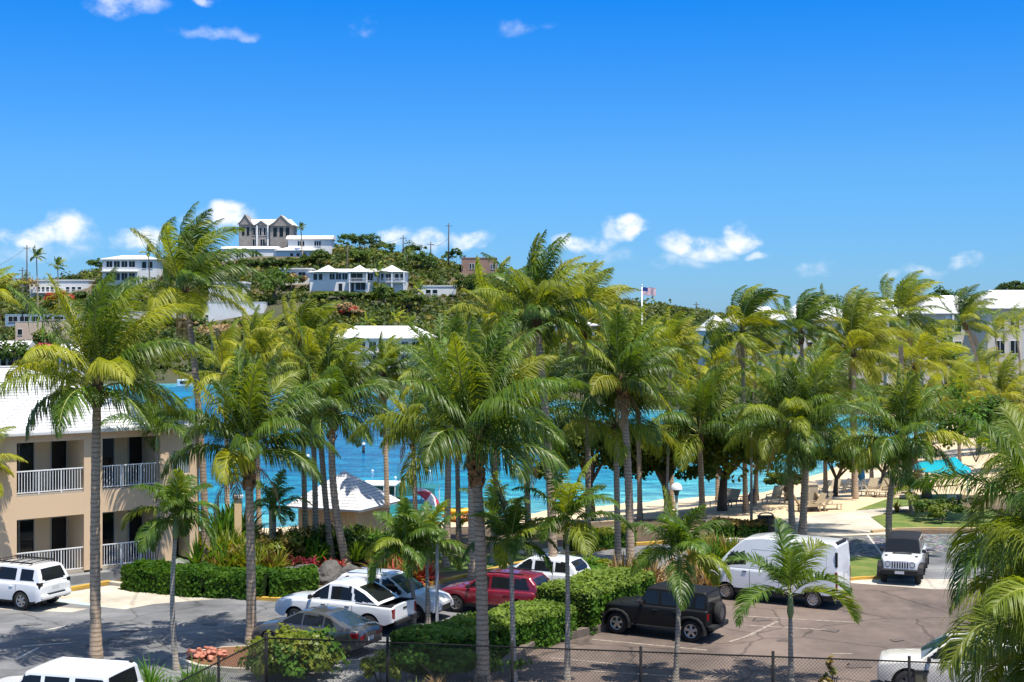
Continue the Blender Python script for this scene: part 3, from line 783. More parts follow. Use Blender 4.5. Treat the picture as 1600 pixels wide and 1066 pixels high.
def hedge(label, px, width, height, leaf, top, side, dens=260, name='hedge', group=None, z=0.0):
    """clipped hedge along a ground line: leaves over a rounded box with a darker inner mass"""
    pts = [G(x, y, z) for x, y in px]; base = pts[0].copy()
    o = thing(name, label, 'hedge', base, 0, group); P = np.array([p - base for p in pts])
    seg = np.linalg.norm(P[1:] - P[:-1], axis=1); cum = np.concatenate([[0], np.cumsum(seg)]); tot = cum[-1]
    n = int(dens * tot * (width + 2 * height)); s = NR.uniform(-.02, tot + .02, n)
    def at(s):
        k = np.clip(np.searchsorted(cum, s) - 1, 0, len(seg) - 1); f = np.clip((s - cum[k]) / seg[k], 0, 1)[:, None]
        return P[k] * (1 - f) + P[k + 1] * f, nrm(P[k + 1] - P[k])
    q, t = at(s); lat = np.stack([-t[:, 1], t[:, 0], t[:, 2] * 0], 1)
    per = NR.uniform(0, width + 2 * height, n)
    u = np.where(per < height, -width / 2, np.where(per > height + width, width / 2, per - height - width / 2))
    h = np.where(per < height, per, np.where(per > height + width, width + 2 * height - per, height))
    wob = .07 * np.sin(s * 2.3) + .05 * np.sin(s * 5.1 + u * 4) + .05 * NR.normal(0, 1, n)
    on_top = (h >= height - 1e-6)
    rnd = np.where(np.abs(u) > width / 2 - .18, -.10, 0) * on_top
    C = q + lat * (u + np.sign(u) * wob * (~on_top))[:, None]; C[:, 2] += h + np.where(on_top, wob + rnd, 0)
    endcap = NR.random(n) < (.5 * width / tot)
    e = np.where(NR.random(n) < .5, 0.0, tot); qe, te = at(e); late = np.stack([-te[:, 1], te[:, 0], te[:, 2] * 0], 1)
    Ce = qe + late * NR.uniform(-width / 2, width / 2, n)[:, None]; Ce[:, 2] += NR.uniform(0, height, n)
    C = np.where(endcap[:, None], Ce, C)
    Nn = np.where(on_top[:, None], np.array([[0, 0, 1.0]]), lat * np.sign(u)[:, None]); Nn = nrm(Nn + .55 * NR.normal(0, 1, Nn.shape))
    V, Q = leaf_quads(C, Nn, leaf)
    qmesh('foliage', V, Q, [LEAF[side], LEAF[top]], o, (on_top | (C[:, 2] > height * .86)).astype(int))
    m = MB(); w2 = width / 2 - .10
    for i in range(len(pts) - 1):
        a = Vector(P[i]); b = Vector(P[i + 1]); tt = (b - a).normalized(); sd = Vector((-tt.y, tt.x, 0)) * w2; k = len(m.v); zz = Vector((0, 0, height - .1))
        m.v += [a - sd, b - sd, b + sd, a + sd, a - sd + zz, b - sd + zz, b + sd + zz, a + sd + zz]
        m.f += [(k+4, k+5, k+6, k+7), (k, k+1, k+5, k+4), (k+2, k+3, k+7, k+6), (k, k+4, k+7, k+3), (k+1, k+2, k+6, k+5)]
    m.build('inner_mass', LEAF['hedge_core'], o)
    return o
# ------------------------------------------------------------------ vehicles
def paint(name, c, metal=0.0, rough=.32):
    m = pmat(name, c, tuple(x * .93 for x in c), .8, rough, 0, metal=metal, coat=1.0); return m
M['white_paint'] = paint('white_car_paint', (.74, .75, .76))
M['black_paint'] = paint('black_car_paint', (.006, .0062, .007), rough=.5)
M['black_paint'].node_tree.nodes['Principled BSDF'].inputs['Coat Weight'].default_value = .08; M['black_paint'].node_tree.nodes['Principled BSDF'].inputs['Specular IOR Level'].default_value = .25
M['red_paint'] = paint('maroon_car_paint', (.22, .008, .018), .25)
M['grey_paint'] = paint('grey_car_paint', (.105, .103, .10), .5)
M['trim'] = pmat('black_plastic', (.013, .013, .014), (.02, .02, .021), 8, .65, spec=.3)
M['rubber'] = pmat('tyre_rubber', (.014, .014, .014), (.024, .023, .022), 6, .88, .3, 60)
M['alloy'] = pmat('wheel_alloy', (.50, .50, .51), (.40, .40, .41), 6, .35, metal=.85)
M['dark_alloy'] = pmat('dark_wheel_alloy', (.10, .10, .105), (.16, .16, .165), 6, .4, metal=.7)
M['chrome'] = pmat('chrome', (.62, .62, .63), None, 2, .15, metal=1.0)
M['car_glass'] = glassmat('tinted_car_glass', (.012, .014, .016))
M['car_glass_green'] = glassmat('windscreen_glass', (.018, .05, .055))
M['lamp_red'] = glassmat('tail_lamp_lens', (.22, .010, .012), .15)
M['lamp_clear'] = glassmat('head_lamp_lens', (.55, .56, .57), .1)
M['plate'] = pmat('number_plate', (.62, .62, .60), (.45, .47, .52), 30, .5)

def wheel(parent, x, y, r, w, spokes, rimmat, side):
    """tyre with a spoked rim facing outwards (side = +1 / -1 along y)"""
    m = MB(); n = 24; k = 0
    prof = [(r * .62, -w / 2), (r * .90, -w / 2), (r * .985, -w * .36), (r, 0), (r * .985, w * .36), (r * .90, w / 2), (r * .62, w / 2)]
    for (rr, yy) in prof:
        for i in range(n):
            a = 2 * math.pi * i / n; m.v.append(Vector((x + rr * math.cos(a), y + yy, r + rr * math.sin(a))))
    for j in range(len(prof) - 1):
        for i in range(n): m.f.append((j * n + i, j * n + (i + 1) % n, (j + 1) * n + (i + 1) % n, (j + 1) * n + i))
    o = m.build('wheel', M['rubber'], parent, smooth=True)
    yo = y + side * w * .30
    b = MB()
    for i in range(n):                                  # dish behind the spokes
        pass
    b.v += [Vector((x + r * .63 * math.cos(2 * math.pi * i / n), yo - side * .05, r + r * .63 * math.sin(2 * math.pi * i / n))) for i in range(n)]
    b.f.append(tuple(range(n)) if side < 0 else tuple(reversed(range(n))))
    b.build('brake_disc', M['trim'], o)
    s = MB()
    for i in range(n):
        a0 = 2 * math.pi * i / n; a1 = 2 * math.pi * (i + 1) / n
        for ra, rb, dy0, dy1 in ((r * .64, r * .55, w * .19, w * .12),):
            s.poly([(x + ra * math.cos(a0), yo + side * dy0, r + ra * math.sin(a0)), (x + ra * math.cos(a1), yo + side * dy0, r + ra * math.sin(a1)),
                    (x + rb * math.cos(a1), yo + side * dy1, r + rb * math.sin(a1)), (x + rb * math.cos(a0), yo + side * dy1, r + rb * math.sin(a0))])
    for i in range(spokes):
        a = 2 * math.pi * i / spokes + .3; c, sn = math.cos(a), math.sin(a)
        for wi, wo in ((r * .10, r * .145),):
            p = [(r * .08, -wi), (r * .08, wi), (r * .58, wo), (r * .58, -wo)]
            s.poly([(x + u * c - v * sn, yo + side * (.035 if u < r * .3 else .02), r + u * sn + v * c) for u, v in p])
    s.poly([(x + r * .15 * math.cos(2 * math.pi * i / 10), yo + side * .045, r + r * .15 * math.sin(2 * math.pi * i / 10)) for i in range(10)])
    s.build('rim', rimmat, o)
    return o

def car(name, label, cat, loc, rz, S, pm, group='parked vehicles'):
    """lofted shell: lower body with wheel openings, greenhouse above; faces sorted into parts.  +x is forward."""
    o = thing(name, label, cat, loc, rz, group)
    L, W, zs, r = S['L'], S['W'], S['zs'], S['r']; xr, xf = S['ax']; Ra = S.get('Ra', r * 1.17)
    top = np.array(S['top'], float); er = S.get('er', .45); eb = S.get('eb', er * .8); e_min = S.get('emin', .80)
    def hw(x):
        v = W / 2
        d = L / 2 - x
        if d < er: v *= 1 - (1 - e_min) * (1 - d / er) ** 2
        d = x + L / 2
        if d < eb: v *= 1 - (1 - S.get('bmin', e_min + .06)) * (1 - d / eb) ** 2
        return v
    def zt(x): return float(np.interp(x, top[:, 0], top[:, 1]))
    def zb(x):
        z = zs
        if x > L / 2 - .35: z = zs + .12 * (x - L / 2 + .35) / .35
        if x < -L / 2 + .35: z = zs + .14 * (-L / 2 + .35 - x) / .35
        for xa in (xr, xf):
            if abs(x - xa) < Ra: z = max(z, r + math.sqrt(Ra * Ra - (x - xa) ** 2) - .02)
        return min(z, zt(x) - .12)
    groups = {}
    def add(part, mat, quad):
        g = groups.setdefault(part, [mat, {}, [], []])
        idx = []
        for p in quad:
            kx = (round(p[0], 4), round(p[1], 4), round(p[2], 4))
            if kx not in g[1]: g[1][kx] = len(g[2]); g[2].append(kx)
            idx.append(g[1][kx])
        if len(set(idx)) > 2: g[3].append(tuple(dict.fromkeys(idx)))
    xs = sorted(set([round(-L / 2 + L * i / 84, 4) for i in range(85)] + [round(xa + s * Ra * k, 4) for xa in (xr, xf) for s in (-1, 1) for k in (1.0, .995, .97, .9)]))
    NJ, NK = 9, 5
    def section(x):
        a, b, h = zb(x), zt(x), hw(x); P = []
        for j in range(NJ + 1):
            t = j / NJ; z = a + (b - .055 - a) * t
            q = (z - zs) / max(.01, b - zs)
            y = h * (S.get('tuck', .955) + (1 - S.get('tuck', .955)) * math.sin(math.pi * min(1, max(0, .12 + .68 * q)))) - S.get('shoulder', .02) * max(0, q - .6)
            P.append((x, y, z))
        P.append((x, P[-1][1] - .05, b))
        ye = P[-1][1]
        for k in range(1, NK + 1):
            y = ye * (1 - k / NK); P.append((x, y, b + S.get('crown', .03) * (1 - (y / max(ye, .01)) ** 2)))
        return P
    secs = [section(x) for x in xs]
    lower = S.get('clad', 0); bed = S.get('bed')
    for i in range(len(xs) - 1):
        A, B = secs[i], secs[i + 1]; xm = (xs[i] + xs[i + 1]) / 2
        for j in range(len(A) - 1):
            zc = (A[j][2] + A[j + 1][2] + B[j][2] + B[j + 1][2]) / 4; yc = (A[j][1] + B[j + 1][1]) / 2
            part, mt = 'body', pm
            if j < NJ:
                if zc < lower: part, mt = 'cladding', M['trim']
                for (nm, mm, x0, x1, z0, z1) in S.get('side_marks', []):
                    if x0 < xm < x1 and z0 < zc < z1: part, mt = nm, mm
            elif bed and bed[0] < xm < bed[1] and j > NJ: continue
            for sg in (1, -1):
                q = [(A[j][0], sg * A[j][1], A[j][2]), (B[j][0], sg * B[j][1], B[j][2]), (B[j + 1][0], sg * B[j + 1][1], B[j + 1][2]), (A[j + 1][0], sg * A[j + 1][1], A[j + 1][2])]
                add(part + (('_l' if sg > 0 else '_r') if part not in ('body', 'cladding') else ''), mt, q if sg < 0 else q[::-1])
    for sec, fw in ((secs[-1], 1), (secs[0], -1)):       # front and rear faces
        NC = 24
        for j in range(len(sec) - 1):
            for c in range(NC):
                f0 = -1 + 2 * c / NC; f1 = -1 + 2 * (c + 1) / NC
                q = [(sec[j][0], sec[j][1] * f0, sec[j][2]), (sec[j][0], sec[j][1] * f1, sec[j][2]), (sec[j + 1][0], sec[j + 1][1] * f1, sec[j + 1][2]), (sec[j + 1][0], sec[j + 1][1] * f0, sec[j + 1][2])]
                zc = (sec[j][2] + sec[j + 1][2]) / 2; yc = (sec[j][1] + sec[j + 1][1]) / 2 * (f0 + f1) / 2
                part, mt = 'body', pm
                if zc < lower or zc < zs + .16: part, mt = 'cladding', M['trim']
                for (nm, mm, y0, y1, z0, z1) in S.get('front' if fw > 0 else 'rear', []):
                    if y0 < yc < y1 and z0 < zc < z1: part, mt = nm, mm
                    elif y0 > 0 and -y1 < yc < -y0 and z0 < zc < z1: part, mt = nm + '_m', mm
                add(part, mt, q if fw > 0 else q[::-1])
    # greenhouse
    gh = S['gh']; st = []
    for a, b in zip(gh[:-1], gh[1:]):
        n = max(2, int(math.hypot(b[0] - a[0], b[1] - a[1]) / .055))
        st += [(a[0] + (b[0] - a[0]) * i / n, a[1] + (b[1] - a[1]) * i / n) for i in range(n)]
    st.append(gh[-1]); zroof = max(z for _, z in gh); zbelt = S['belt']
    wb, wr_ = S['wb'], S['wr']
    def gsec(x, zr):
        b = min(zt(x) - .01, zr - .005); ze = max(b + .004, zr - .05); P = []
        for j in range(9):
            z = b + (ze - b) * j / 8; ta = min(1, max(0, (z - zbelt) / (zroof - zbelt)))
            P.append((x, wb + (wr_ - wb) * ta ** 1.15, z))
        ye = P[-1][1]
        P.append((x, ye - .045, zr))
        for k in range(1, 7):
            y = (ye - .045) * (1 - k / 6); P.append((x, y, zr + .03 * (1 - (y / ye) ** 2) * (1 if zr > zroof - .12 else .5)))
        return P
    gs = [gsec(*s) for s in st]
    for i in range(len(st) - 1):
        A, B = gs[i], gs[i + 1]; xm = (st[i][0] + st[i + 1][0]) / 2; zm = (st[i][1] + st[i + 1][1]) / 2
        for j in range(len(A) - 1):
            zc = (A[j][2] + A[j + 1][2] + B[j][2] + B[j + 1][2]) / 4; yc = abs(A[j][1] + B[j + 1][1]) / 2
            part, mt = 'cabin', S.get('roofmat', pm)
            if j < 8:
                t = (zc - zbelt) / (zroof - zbelt); mt = S.get('pillarmat', pm); part = 'pillars'
                for wi, (b0, b1, t0, t1, h0, h1) in enumerate(S['wins']):
                    if h0 < t < h1 and b0 + (t0 - b0) * t < xm < b1 + (t1 - b1) * t: part, mt = 'side_window%d' % wi, S.get('wglass', M['car_glass'])
            else:
                f = S['screen']; rw = S['rear_win']
                if xm > f[0] and f[1] < zm < f[2] and yc < wr_ - .02 + .1 * (1 - (zm - zbelt) / (zroof - zbelt)): part, mt = 'windscreen', S.get('fglass', M['car_glass_green'])
                elif xm < rw[0] and rw[1] < zm < rw[2] and yc < wr_ - .08: part, mt = 'rear_window', S.get('rglass', M['car_glass'])
                elif S.get('roof_dark') and zm > zroof - .03: part, mt = 'roof', S['roof_dark']
            for sg in (1, -1):
                q = [(A[j][0], sg * A[j][1], A[j][2]), (B[j][0], sg * B[j][1], B[j][2]), (B[j + 1][0], sg * B[j + 1][1], B[j + 1][2]), (A[j + 1][0], sg * A[j + 1][1], A[j + 1][2])]
                key = part + ('_l' if sg > 0 else '_r') if part.startswith('side_window') else part
                add(key, mt, q if sg < 0 else q[::-1])
    import re
    for k, (mt, _, vs, fs) in groups.items():
        nm = re.sub(r'(_l|_r|_m)$', '', re.sub(r'\d', '', k))
        pmesh(nm, vs, fs, mt, o, smooth=True)
    # dark underside that closes the wheel wells
    u = MB(); u.box2((-L / 2 + .3, -W / 2 + .30, zs + .02), (L / 2 - .3, W / 2 - .30, min(zt(xr), zt(xf)) - .12)); u.build('underbody', M['trim'], o)
    if bed:
        b = MB(); yb = W / 2 - .16; z0 = bed[2]; z1 = zt((bed[0] + bed[1]) / 2) - .004
        b.poly([(bed[0], -yb, z0), (bed[1], -yb, z0), (bed[1], yb, z0), (bed[0], yb, z0)])
        for (p, q) in (((bed[0], -yb), (bed[1], -yb)), ((bed[1], -yb), (bed[1], yb)), ((bed[1], yb), (bed[0], yb)), ((bed[0], yb), (bed[0], -yb))):
            b.poly([(*p, z0), (*q, z0), (*q, z1), (*p, z1)])
        b.build('cargo_bed', M['trim'], o)
        rl = MB()
        for sy in (-1, 1): rl.box2((bed[0] - .03, sy * (W / 2 - .13) - .075, z1 - .02), (bed[1], sy * (W / 2 - .13) + .075, z1 + .022))
        rl.build('bed_rail', M['trim'], o)
    # wheels
    wy = W / 2 - S.get('ww', .25) / 2 - .015
    for xa in (xr, xf):
        for sg in (1, -1): wheel(o, xa, sg * wy, r, S.get('ww', .25), S.get('spokes', 5), S.get('rim', M['alloy']), sg)
    # door gaps, handles, mirrors, sills
    def yside(x, z):
        b, h = zt(x), hw(x); q = (z - zs) / max(.01, b - zs)
        return h * (S.get('tuck', .955) + (1 - S.get('tuck', .955)) * math.sin(math.pi * min(1, max(0, .12 + .68 * q)))) - S.get('shoulder', .02) * max(0, q - .6)
    for x in S.get('seams', []):
        for sg in (1, -1):
            m = MB(); n = 7; z0 = max(zs + .1, zb(x) + .03); z1 = zt(x) - .06
            for i in range(n):
                za, zc = z0 + (z1 - z0) * i / n, z0 + (z1 - z0) * (i + 1) / n
                m.poly([(x - .008, sg * (yside(x, za) + .004), za), (x + .008, sg * (yside(x, za) + .004), za), (x + .008, sg * (yside(x, zc) + .004), zc), (x - .008, sg * (yside(x, zc) + .004), zc)])
            m.build('door_gap', M['trim'], o)
    for x in S.get('handles', []):
        for sg in (1, -1):
            z = zbelt - .14; MB().box((x, sg * (yside(x, z) + .012), z), (.19, .035, .035)).build('door_handle', S.get('handlemat', pm), o, bevel=.008)
    if S.get('mirror'):
        x, z = S['mirror']
        for sg in (1, -1):
            MB().box((x, sg * (wb + .13), z), (.13, .20, .16), taper=.8).build('door_mirror', S.get('mirrormat', M['trim']), o, bevel=.03)
    for (nm, mt, lo, hi, bv) in S.get('boxes', []):
        MB().box2(lo, hi).build(nm, mt, o, bevel=bv)
    for (nm, mt, pts, rr) in S.get('tubes', []):
        MB().tube(pts, rr, 8).build(nm, mt, o, smooth=True)
    return o

def flares(o, S, mat, out=.13, wdt=.085):
    """squared wheel flares"""
    r = S['r']; W = S['W']
    for xa in S['ax']:
        for sg in (1, -1):
            m = MB(); R1 = r * 1.22; pts = []
            for a in (-12, 12, 38, 62, 90, 118, 142, 168, 192):
                an = math.radians(a); k = 1.0 + .06 * abs(math.sin(2 * an)); pts.append((xa + R1 * k * math.cos(an), r + R1 * k * math.sin(an) * .96))
            for i in range(len(pts) - 1):
                (x0, z0), (x1, z1) = pts[i], pts[i + 1]; k = len(m.v)
                n0 = Vector((x0 - xa, 0, z0 - r)).normalized() * wdt; n1 = Vector((x1 - xa, 0, z1 - r)).normalized() * wdt
                yi, yo = sg * (W / 2 - .12), sg * (W / 2 + out * .35)
                m.v += [Vector((x0, yi, z0)), Vector((x1, yi, z1)), Vector((x1, yo, z1)), Vector((x0, yo, z0)),
                        Vector((x0, yi, z0)) + n0, Vector((x1, yi, z1)) + n1, Vector((x1, yo, z1)) + n1 * .7, Vector((x0, yo, z0)) + n0 * .7]
                m.f += [(k, k+1, k+2, k+3), (k+4, k+7, k+6, k+5), (k+3, k+2, k+6, k+7), (k, k+4, k+5, k+1)]
                if i == 0: m.f.append((k, k+3, k+7, k+4))
                if i == len(pts) - 2: m.f.append((k+1, k+5, k+6, k+2))
            m.build('wheel_flare', mat, o)

def place(px, py, ang, xw, W, side):
    """car pose from the ground pixel of one near-side wheel: ang = heading; xw = that wheel's x in the car; side = near side sign of y"""
    p = G(px, py, 0); c, s = math.cos(ang), math.sin(ang)
    lx, ly = xw, side * (W / 2 - .12)
    return (p.x - (lx * c - ly * s), p.y - (lx * s + ly * c), .02)

A = math.radians
GL, TR, AL = M['car_glass'], M['trim'], M['alloy']
# --- boxy off-roader
def jeep_spec(pm, rim=AL, roof=None):
    S = dict(L=4.15, W=1.78, zs=.46, r=.41, ax=(-1.45, 1.53), Ra=.49, er=.9, eb=.1, emin=.80, bmin=.97, tuck=.985, shoulder=.03, crown=.02, belt=1.19, wb=.80, wr=.68,
             top=[(-2.08, 1.19), (.45, 1.19), (.62, 1.20), (1.9, 1.10), (2.0, 1.08), (2.08, 1.04)],
             gh=[(-2.06, 1.20), (-2.03, 1.45), (-1.98, 1.78), (-1.9, 1.835), (.2, 1.85), (.34, 1.81), (.52, 1.5), (.70, 1.20)],
             wins=[(-1.96, -1.12, -1.92, -1.12, .10, .80), (-.98, -.26, -.98, -.26, .08, .80), (-.14, .60, -.14, .30, .08, .80)],
             screen=(.3, 1.24, 1.78), rear_win=(-1.9, 1.28, 1.74), seams=[-1.05, -.2, .62], handles=[-.85, -.02], mirror=(.5, 1.30), handlemat=TR, spokes=5, rim=rim,
             rear=[('tail_lamp', M['lamp_red'], .66, .84, .86, 1.10), ('number_plate', M['plate'], -.60, -.32, .62, .78)],
             front=[], ww=.26,
             boxes=[('front_bumper', TR, (2.07, -.80, .46), (2.36, .80, .70), .04), ('rear_bumper', TR, (-2.30, -.80, .46), (-2.06, .80, .64), .04),
                    ('side_step', TR, (-.85, .78, .40), (.92, .92, .46), .01), ('side_step', TR, (-.85, -.92, .40), (.92, -.78, .46), .01),
                    ('hood_latch', TR, (1.25, .60, 1.10), (1.42, .72, 1.19), .01), ('hood_latch', TR, (1.25, -.72, 1.10), (1.42, -.60, 1.19), .01),
                    ('cowl_vent', TR, (.78, -.42, 1.19), (.98, .42, 1.222), .01)])
    if roof: S['roofmat'] = roof
    return S
def jeep_extras(o, S, pm):
    flares(o, S, TR, .32)
    w = MB(); n = 22; r = .40                      # spare wheel on the tailgate
    prof = [(r * .5, -2.13), (r * .9, -2.13), (r, -2.19), (r, -2.29), (r * .9, -2.36), (r * .60, -2.36)]
    for rr, x in prof:
        for i in range(n):
            a = 6.28318 * i / n; w.v.append(Vector((x, rr * math.cos(a), 1.02 + rr * math.sin(a))))
    for j in range(len(prof) - 1):
        for i in range(n): w.f.append((j*n+i, (j+1)*n+i, (j+1)*n+(i+1) % n, j*n+(i+1) % n))
    sp = w.build('spare_wheel', M['rubber'], o, smooth=True)
    c = MB(); c.v = [Vector((-2.345, r * .62 * math.cos(6.28318 * i / n), 1.02 + r * .62 * math.sin(6.28318 * i / n))) for i in range(n)]; c.f = [tuple(reversed(range(n)))]
    c.build('rim', M['dark_alloy'], sp)
    for sg in (1, -1):                              # round head lamps
        for rr, x, mt, nm in ((.125, 2.078, TR, 'lamp_ring'), (.10, 2.086, M['lamp_clear'], 'head_lamp')):
            q = MB(); q.v = [Vector((x, sg * .53 + rr * math.cos(6.28318 * i / 18), .89 + rr * math.sin(6.28318 * i / 18))) for i in range(18)]; q.f = [tuple(range(18))]; q.build(nm, mt, o)
    MB().box2((2.362, -.2, .52), (2.37, .2, .64)).build('number_plate', M['plate'], o)
    for i in range(7):                              # seven grille slots
        y = -.33 + .11 * i; MB().box2((2.068, y - .028, .74), (2.082, y + .028, 1.00)).build('grille_slot', TR, o)

S = jeep_spec(M['black_paint']); S['roofmat'] = pmat('black_hard_top', (.007, .0072, .008), (.010, .0105, .0115), 9, .6, spec=.22); S['pillarmat'] = S['roofmat']
J = car('off_road_car', 'black boxy off-road car with spare wheel parked nose against the hedge', 'car', place(1081, 1004, A(180 - 29), -1.45, S['W'], 1), A(180 - 29), S, M['black_paint']); jeep_extras(J, S, M['black_paint'])
S = jeep_spec(M['white_paint']); S['roofmat'] = pmat('dark_soft_top', (.014, .016, .022), (.022, .024, .03), 9, .85, spec=.2); S['fglass'] = GL
J = car('off_road_car', 'white off-road car facing the camera, half hidden behind the right palm fronds', 'car', (*G(1412, 902, 0)[:2], .02), A(-110), S, M['white_paint']); jeep_extras(J, S, M['white_paint'])
S = jeep_spec(M['white_paint']); S['top'] = [(x, z + .05) for x, z in S['top']]
S['boxes'] = S['boxes'] + [('roof_rib', M['white_paint'], (-1.85, y - .03, 1.84), (.15, y + .03, 1.885), .01) for y in (-.5, -.25, 0, .25, .5)] + [('roof_lamp', TR, (-1.93, -.62, 1.83), (-1.86, -.5, 1.90), .01)]
rz = A(180 - 14); p = G(100, 1142, 0)
J = car('off_road_car', 'white ribbed roof of a car cut off by the bottom left corner', 'car', (p.x - .35, p.y + .25, .02), rz, S, M['white_paint']); jeep_extras(J, S, M['white_paint']); J.scale = (1.08, 1.28, 1.0)

# --- cargo van
VAN = dict(L=5.98, W=2.02, zs=.34, r=.36, ax=(-1.98, 1.78), Ra=.44, er=.6, eb=.12, emin=.78, bmin=.97, tuck=.975, shoulder=.0, crown=.03, belt=1.42, wb=.985, wr=.86, clad=.60,
           top=[(-2.99, 1.42), (1.55, 1.42), (2.2, 1.30), (2.75, 1.05), (2.93, .86), (2.99, .70)],
           gh=[(-2.985, 1.43), (-2.97, 2.0), (-2.94, 2.55), (-2.82, 2.68), (.3, 2.72), (.95, 2.63), (1.25, 2.42), (1.75, 1.95), (2.28, 1.30)],
           wins=[(.92, 1.98, .92, 1.10, .05, .50)], screen=(1.3, 1.36, 2.30), rear_win=(-2.9, 1.55, 2.1), seams=[-.55, .72, 1.72], handles=[.95, -.42], handlemat=TR, mirror=(1.75, 1.52), spokes=8,
           side_marks=[], front=[('head_lamp', M['lamp_clear'], .5, .8, .72, .98), ('grille', TR, -.45, .45, .5, .9)],
           rear=[('tail_lamp', M['lamp_red'], .86, 1.0, .75, 1.40), ('number_plate', M['plate'], -.35, .02, .86, 1.02)], ww=.24, rglass=M['white_paint'],
           boxes=[('rear_bumper', TR, (-3.08, -.95, .42), (-2.95, .95, .62), .03), ('tail_lamp', M['lamp_red'], (-2.99, .905, .82), (-2.90, 1.002, 1.55), .01), ('tail_lamp', M['lamp_red'], (-2.99, -1.002, .82), (-2.90, -.905, 1.55), .01),
                  ('roof_lamp', TR, (-2.92, -.62, 2.60), (-2.80, .62, 2.72), .02), ('rear_door_hinge', TR, (-3.0, .9, 1.75), (-2.9, .97, 2.35), .01),
                  ('rear_door_gap', TR, (-2.999, -.008, .64), (-2.93, .008, 1.42), 0)])
V = car('cargo_van', 'white high-roof cargo van with red tail lamps in the brown lot', 'van', place(1271, 951, A(180 - 29), -1.98, 2.02, 1), A(180 - 29), VAN, M['white_paint'])
for (x0, x1, z0, z1) in ((-2.55, -.75, 1.50, 2.20), (-.45, .65, 1.50, 2.20)):       # pressed side panels, their crease shade drawn as grey outlines
    for sg in (1, -1):
        f = lambda z: sg * (.985 + (.86 - .985) * min(1, max(0, (z - 1.42) / 1.30)) ** 1.15 + .003)
        m = MB()
        for (a, b, c, d) in ((x0, x1, z0, z0 + .018), (x0, x1, z1, z1 + .018), (x0, x0 + .018, z0, z1), (x1, x1 + .018, z0, z1)):
            m.poly([(a, f(c), c), (b, f(c), c), (b, f(d), d), (a, f(d), d)])
        m.build('panel_crease', pmat('crease_shade', (.42, .43, .45)), V)

# --- sport utility cars
def suv_spec(L=4.65, W=1.86, H=1.68, r=.36, belt=1.02, rear=.0):
    k = L / 4.65; h = lambda z: z * H / 1.68
    return dict(L=L, W=W, zs=.30, r=r, ax=(-1.38 * k, 1.40 * k), er=.75, eb=.5, emin=.74, bmin=.86, tuck=.955, shoulder=.05, crown=.05, belt=h(belt), wb=W / 2 - .09, wr=W / 2 - .27, clad=.42,
             top=[(-L / 2, h(.88)), (-L / 2 + .06, h(1.0)), (-L / 2 + .3, h(1.06)), (0, h(1.03)), (.85 * k, h(1.02)), (1.5 * k, h(1.0)), (2.1 * k, h(.88)), (L / 2, h(.68))],
             gh=[(-L / 2 + .06, h(1.04)), (-L / 2 + .22, h(1.36)), (-L / 2 + .48, h(1.60)), (-1.2 * k, h(1.66)), (-.3 * k, H), (.15 * k, h(1.64)), (.62 * k, h(1.37)), (1.1 * k, h(1.02))],
             wins=[(-1.95 * k, -1.22 * k, -1.62 * k, -1.16 * k, .12, .80), (-1.10 * k, -.16 * k, -1.05 * k, -.16 * k, .09, .82), (-.05 * k, .90 * k, -.05 * k, .12 * k, .09, .82)],
             screen=(.22 * k, h(1.07), h(1.58)), rear_win=(-L / 2 + .5, h(1.12), h(1.54)), seams=[-1.12 * k, -.10 * k, .88 * k], handles=[-.88 * k, .14 * k], mirror=(.78 * k, h(1.12)), spokes=6,
             front=[('head_lamp', M['lamp_clear'], .42, .72, h(.58), h(.68)), ('grille', TR, -.42, .42, h(.38), h(.62))],
             rear=[('tail_lamp', M['lamp_red'], .50, .82, h(.74), h(.98)), ('number_plate', M['plate'], -.22, .22, h(.62), h(.74))])
S = suv_spec(4.55, 1.86, 1.66); S['rear_win'] = (-1.7, 1.10, 1.52); S['boxes'] = [('roof_rail', TR, (-1.5, y - .02, 1.655), (.1, y + .02, 1.70), .01) for y in (-.58, .58)]
car('suv', 'maroon sport utility car parked behind the long clipped hedge', 'car', place(713, 957, A(180 - 24), 1.37, 1.86, 1), A(180 - 24), S, M['red_paint'])
S = suv_spec(4.75, 1.88, 1.70); S['fglass'] = M['car_glass_green']; S['boxes'] = [('roof_rail', M['chrome'], (-1.7, y - .02, 1.67), (.05, y + .02, 1.72), .01) for y in (-.6, .6)]
car('suv', 'white sport utility car with roof rails facing right, behind the pickup', 'car', (*G(613, 962, 0)[:2], .02), A(-22), S, M['white_paint'])
S = suv_spec(4.4, 1.82, 1.60)
car('hatchback', 'white car with dark rear window behind the maroon car', 'car', (*G(842, 925, 0)[:2], .02), A(180 - 27), S, M['white_paint'])
